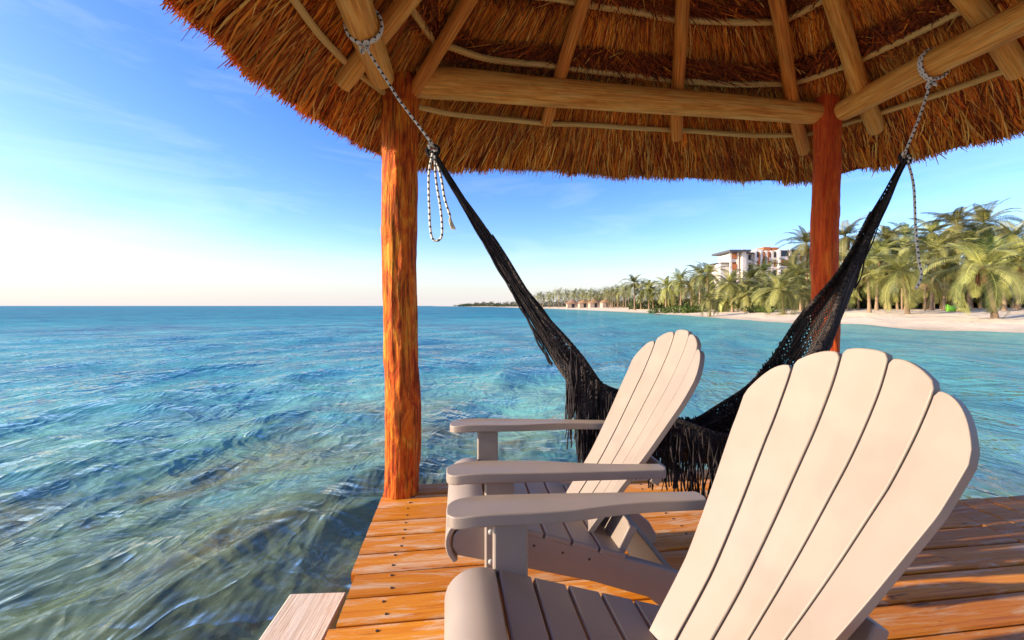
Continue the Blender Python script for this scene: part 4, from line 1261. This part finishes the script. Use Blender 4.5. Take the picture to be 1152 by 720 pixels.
LOWP = 'low young palms filling the gaps under the grove'
for i in range(38):
    px = 722 + i * 11.6 + fr_rng.uniform(-3, 3)
    Y = float(np.interp(px, [720, 760, 800, 850, 900, 950, 1000, 1050, 1100, 1160], [122, 108, 90, 74, 66, 56, 54, 53, 52, 50]))
    top = float(np.interp(px, [720, 800, 900, 950, 1000, 1100, 1160], [333, 329, 324, 318, 316, 314, 314])) + fr_rng.uniform(-5, 6)
    palm(px, top, px + fr_rng.uniform(-3, 3), Y, 'low young palm filling a gap between taller palm trunks of the grove', LOWP, True, fr_rng.uniform(.75, .95), True)

def leaf_clump(seed, n, sx, sy, sz, ls):
    r = np.random.default_rng(seed)
    c = r.normal(0, 1, (n, 3)); c /= np.linalg.norm(c, axis=1)[:, None]; c *= r.uniform(.45, 1, (n, 1)) ** .6
    lump = 1 + .28 * np.sin(c[:, :1] * 5 + seed) + .22 * np.sin(c[:, 1:2] * 7 + seed * 2) + .2 * np.sin(c[:, 2:] * 6)
    c = c * lump * np.array([sx, sy, sz]); c[:, 2] = np.abs(c[:, 2] + sz * .45) 
    d1 = r.normal(0, 1, (n, 3)); d1 /= np.linalg.norm(d1, axis=1)[:, None]
    d2 = np.cross(d1, r.normal(0, 1, (n, 3))); d2 /= np.linalg.norm(d2, axis=1)[:, None]
    l = r.uniform(.6, 1.3, (n, 1)) * ls
    V = np.stack([c - d1 * l, c - d2 * l * .4, c + d1 * l, c + d2 * l * .4], 1).reshape(-1, 3)
    return V, np.arange(n * 4).reshape(-1, 4), r.uniform(.1, 1, (n, 1)) * np.ones((1, 3))
bush_me, dark_me = [], []
for s in range(4):
    v, q, t = leaf_clump(s + 30, 700, 1.7, 1.5, 1.0, .20); o = np_mesh('shrub', v, q, M_bush, None, tone=t); bush_me.append(o.data); bpy.data.objects.remove(o)
    v, q, t = leaf_clump(s + 60, 1500, 3.2, 2.2, 2.2, .28); o = np_mesh('understory_shrub', v, q, M_dark, None, tone=t); dark_me.append(o.data); bpy.data.objects.remove(o)
for i, (px, Y, s, lab) in enumerate([
    (738, 92, .9, 'leftmost low bright green beach bush, at the sand edge left of the dwarf palm'), (752, 88, 1.1, 'low bright green beach bush second from the left'),
    (765, 84, 1.2, 'low bright green beach bush in the middle of the row'), (776, 80, 1.25, 'largest low bright green beach bush on the sand edge'),
    (787, 78, 1.0, 'bright green beach bush beside the dwarf palm with orange trunk'), (812, 74, .7, 'small bright green beach bush under the slim palm below the hotel'),
    (851, 62, .9, 'green bush left of the star shaped palm trunk'), (862, 60, .8, 'green bush touching the star shaped palm trunk')]):
    x = (px - 576) / 470 * Y
    o = bpy.data.objects.new('shrub', bush_me[i % 4]); link(o); o.location = (x, Y, ground_z(x, Y) - .1); o.scale = (s, s, s); o.rotation_euler = (0, 0, i * 1.3)
    tag(o, lab, 'bush', 'bright green bushes at the sand edge')
for i in range(46):
    px = 716 + i * 10.4 + fr_rng.uniform(-3, 3)
    Y = float(np.interp(px, [712, 750, 800, 850, 900, 950, 1000, 1050, 1100, 1160, 1200], [128, 118, 100, 86, 78, 66, 62, 60, 57, 54, 52]))
    x = (px - 576) / 470 * Y
    o = bpy.data.objects.new('understory_shrub', dark_me[i % 4]); link(o); o.location = (x, Y, ground_z(x, Y) - .2)
    k = float(np.interp(px, [712, 800, 900, 1000, 1160], [.8, 1.2, 1.25, 1.1, 1.1])) * fr_rng.uniform(.75, 1.15); o.scale = (k, k, k); o.rotation_euler = (0, 0, i * 2.1)
    tag(o, 'dark shrub in the shade between the palm trunks behind the sand', 'shrub', 'dark shrubs under the palm grove')

# far low wood at the end of the beach
vv, qq, tt_, o_ = [], [], [], 0
r_ = np.random.default_rng(9)
for i in range(150):
    px = 517 + 200 * (i / 150); 
    Y = float(np.interp(px, [517, 560, 600, 660, 720], [1000, 560, 330, 225, 145])); 
    hgt = float(np.interp(px, [517, 530, 560, 600, 720], [3.5, 8, 6.5, 6.0, 5.0])) * r_.uniform(.6, 1.25)
    v, q, t = leaf_clump(i, 90, Y * .012, Y * .010, hgt * .62, max(.45, Y * .0016))
    v = v + np.array([(px - 576) / 470 * Y, Y, .2]); vv.append(v); qq.append(q + o_); tt_.append(t); o_ += len(v)
o = np_mesh('far_wood', np.concatenate(vv), np.concatenate(qq), M_dark, None, tone=np.concatenate(tt_)); tag(o, kind='stuff')

# ------------------------------------------------------------------ hotel behind the palms (about 150 m off)
HY = 150.0; hx = lambda p: (p + 8 - 576) / 470 * HY; hz = lambda p: 1.09 - (p - 344) / 470 * HY
hot = empty('hotel', (hx(858), HY + 6, 1.0), 0, 'white and terracotta hotel block with flat dark roofs behind the palms', 'building')
HOT = Vector((hx(858), HY + 6, 1.0))
def hbox(name, mat, boxes, parent=hot, bevel=0):
    m_ = MB()
    for (x0, x1, y0, y1, z0, z1) in boxes: m_.box(x0 - HOT.x, x1 - HOT.x, y0 - HOT.y, y1 - HOT.y, z0 - HOT.z, z1 - HOT.z)
    return m_.build(name, mat, parent, smooth=False)
def block(p0, p1, ptop, depth, y0, storeys, cols, panel=None):
    x0, x1, zt = hx(p0), hx(p1), hz(ptop)
    w = hbox('wall', M_white, [(x0, x1, y0 + .6, y0 + depth, 0, zt)])
    fh = (zt - 4) / storeys
    for s in range(storeys):
        z = 4 + s * fh
        hbox('balcony', M_white, [(x0, x1, y0, y0 + .6, z - .15, z + .95)])
        for c in range(cols):
            cx0 = x0 + (x1 - x0) * (c + .12) / cols; cx1 = x0 + (x1 - x0) * (c + .88) / cols
            hbox('window', M_glass if (c + s) % 3 else M_terra, [(cx0, cx1, y0 + .55, y0 + .62, z + .97, z + fh - .3)])
    for c in range(cols + 1):
        xx = x0 + (x1 - x0) * c / cols
        hbox('pier', M_white, [(xx - .35, xx + .35, y0 - .25, y0 + .58, 0, zt)])
block(814, 822, 284, 9, HY, 5, 1); block(829, 841, 285, 9, HY + 1.5, 5, 2); block(842, 867, 282, 10, HY, 5, 4); block(867, 879, 281, 8, HY - 1, 5, 1); block(880, 908, 286, 9, HY + 2, 5, 4)
hbox('panel', M_terra, [(hx(815.5), hx(820.5), HY - .3, HY - .25, hz(291), hz(285.5)), (hx(815.5), hx(820.5), HY - .3, HY - .25, hz(304), hz(297))])
hbox('panel', M_terra, [(hx(p), hx(p + 1.6), HY - .36, HY - .3, hz(297), hz(284)) for p in (845, 850, 855)])
hbox('pylon', M_white, [(hx(825), hx(829), HY - 1.5, HY + 3, 0, hz(281))])
hbox('roof_slab', M_slab, [(hx(809), hx(833), HY - 2.5, HY + 11, hz(284), hz(281.8))]); hbox('roof_slab', M_slab, [(hx(877), hx(911), HY - 1, HY + 12, hz(285), hz(281))])
hbox('roof_slab', M_slab, [(hx(829), hx(843), HY, HY + 12, hz(285), hz(283.6))])
hbox('roof_box', M_terra, [(hx(855), hx(863), HY + 2, HY + 7, hz(281.9), hz(277)), (hx(864.5), hx(872), HY + 2, HY + 7, hz(280.9), hz(277.4))])
hbox('roof_box', M_white, [(hx(847), hx(854), HY + 2, HY + 7, hz(281.9), hz(279.5))])
hbox('wall', M_white, [(hx(804), hx(813), HY + 1, HY + 9, 0, hz(296))]); hbox('roof_slab', M_slab, [(hx(803), hx(813.5), HY, HY + 10, hz(296), hz(295))])

# ------------------------------------------------------------------ beach houses, hut, boats, driftwood
def hut(px, Y, w, d, hw, hr, label, group=None, open_=False, rz=0.0):
    x = (px - 576) / 470 * Y; root = empty('beach_hut', (x, Y, ground_z(x, Y)), rz, label, 'hut', group)
    if open_:
        for sx in (-1, 1):
            for sy in (-1, 1):
                m_ = MB(); m_.tube([(sx * w * .42, sy * d * .42, -.2), (sx * w * .42, sy * d * .42, hw)], .09, 8); m_.build('pole', M_trunk, root)
    else:
        m_ = MB(); m_.box(-w * .42, w * .42, -d * .42, d * .42, -.3, hw); m_.build('wall', M_hutwall, root, smooth=False)
        m_ = MB(); m_.box(-w * .1, w * .1, -d * .42 - .04, -d * .42 - .002, -.1, hw * .8); m_.build('door', M_glass, root, smooth=False)
    m_ = MB(); n = 18
    rings_ = []
    for k in range(7):
        f = k / 6
        rings_.append([((1 - f) * w * .58 * math.cos(2 * math.pi * j / n) * 1.05 + .06 * random.uniform(-1, 1), (1 - f) * d * .58 * math.sin(2 * math.pi * j / n) + .06 * random.uniform(-1, 1), hw - .25 + hr * f ** .9 + .02) for j in range(n)])
    m_.v = [p for r2 in rings_ for p in r2]
    for k in range(6):
        for j in range(n): m_.f.append((k * n + j, k * n + (j + 1) % n, (k + 1) * n + (j + 1) % n, (k + 1) * n + j))
    m_.f.append(tuple(range(n - 1, -1, -1)))
    m_.uv = [None] * len(m_.f); m_.c = [.5] * len(m_.f)
    m_.build('roof', M_hutroof, root)
GH = 'small houses on the far beach'
hut(644, 215, 7, 6, 2.4, 2.0, 'leftmost reddish roofed house among the far palms', GH); hut(657, 200, 6, 6, 2.4, 1.9, 'reddish roofed far house second from the left', GH)
hut(669, 188, 6, 6, 2.4, 1.9, 'reddish roofed far house second from the right', GH); hut(682, 176, 5, 6, 2.3, 1.8, 'rightmost reddish roofed house among the far palms', GH)
hut(1046, 49, 4.6, 3.4, 2.6, 1.0, 'low open beach hut with reddish roof under the tall palms', None, True)
def boat(name, px, Y, L, W, Hh, mat, rz, label):
    x = (px - 576) / 470 * Y; root = empty(name, (x, Y, ground_z(x, Y) + .02), rz, label, 'boat')
    m_ = MB(); n, c = 18, 12; rows = []
    for k in range(n + 1):
        f = k / n * 2 - 1; w = W / 2 * max(.02, (1 - abs(f) ** 2.6)); hh = Hh * (.75 + .45 * f * f)
        rows.append([(f * L / 2, w * math.cos(math.pi * j / (c - 1)), hh - (hh) * math.sin(math.pi * j / (c - 1)) ** .7) for j in range(c)])
    m_.v = [p for r2 in rows for p in r2]
    for k in range(n):
        for j in range(c - 1): m_.f.append((k * c + j, k * c + j + 1, (k + 1) * c + j + 1, (k + 1) * c + j))
    m_.uv = [None] * len(m_.f); m_.c = [.5] * len(m_.f)
    o = m_.build('hull', mat, root); sm_ = o.modifiers.new('t', 'SOLIDIFY'); sm_.thickness = .05
    m_ = MB(); m_.box(-.14, .14, -W * .42, W * .42, Hh * .55, Hh * .62); m_.build('thwart', mat, root, smooth=False)
boat('beached_boat', 1071, 43, 1.3, .7, .6, M_lime, .15, 'lime green beached boat under the palms at the right')
boat('beached_boat', 1084, 42.5, 1.2, .6, .42, M_yel, -.2, 'yellow beached boat beside the lime green one')
m_ = MB(); Yd = 78.0; xd = (738 - 576) / 470 * Yd
m_.tube([(-1.5, 0, 0), (-.6, .15, .12), (.3, -.05, .16), (1.2, .1, .10), (1.9, .2, 0)], [.06, .15, .19, .15, .05], 10, True, .15, 4, 3)
o = m_.build('driftwood_log', simple('reddish_driftwood', (0.30, 0.12, 0.06), .9, .1)); o.location = (xd, Yd, ground_z(xd, Yd) + .02)
tag(o, 'reddish driftwood log lying on the sand left of the bushes', 'driftwood')
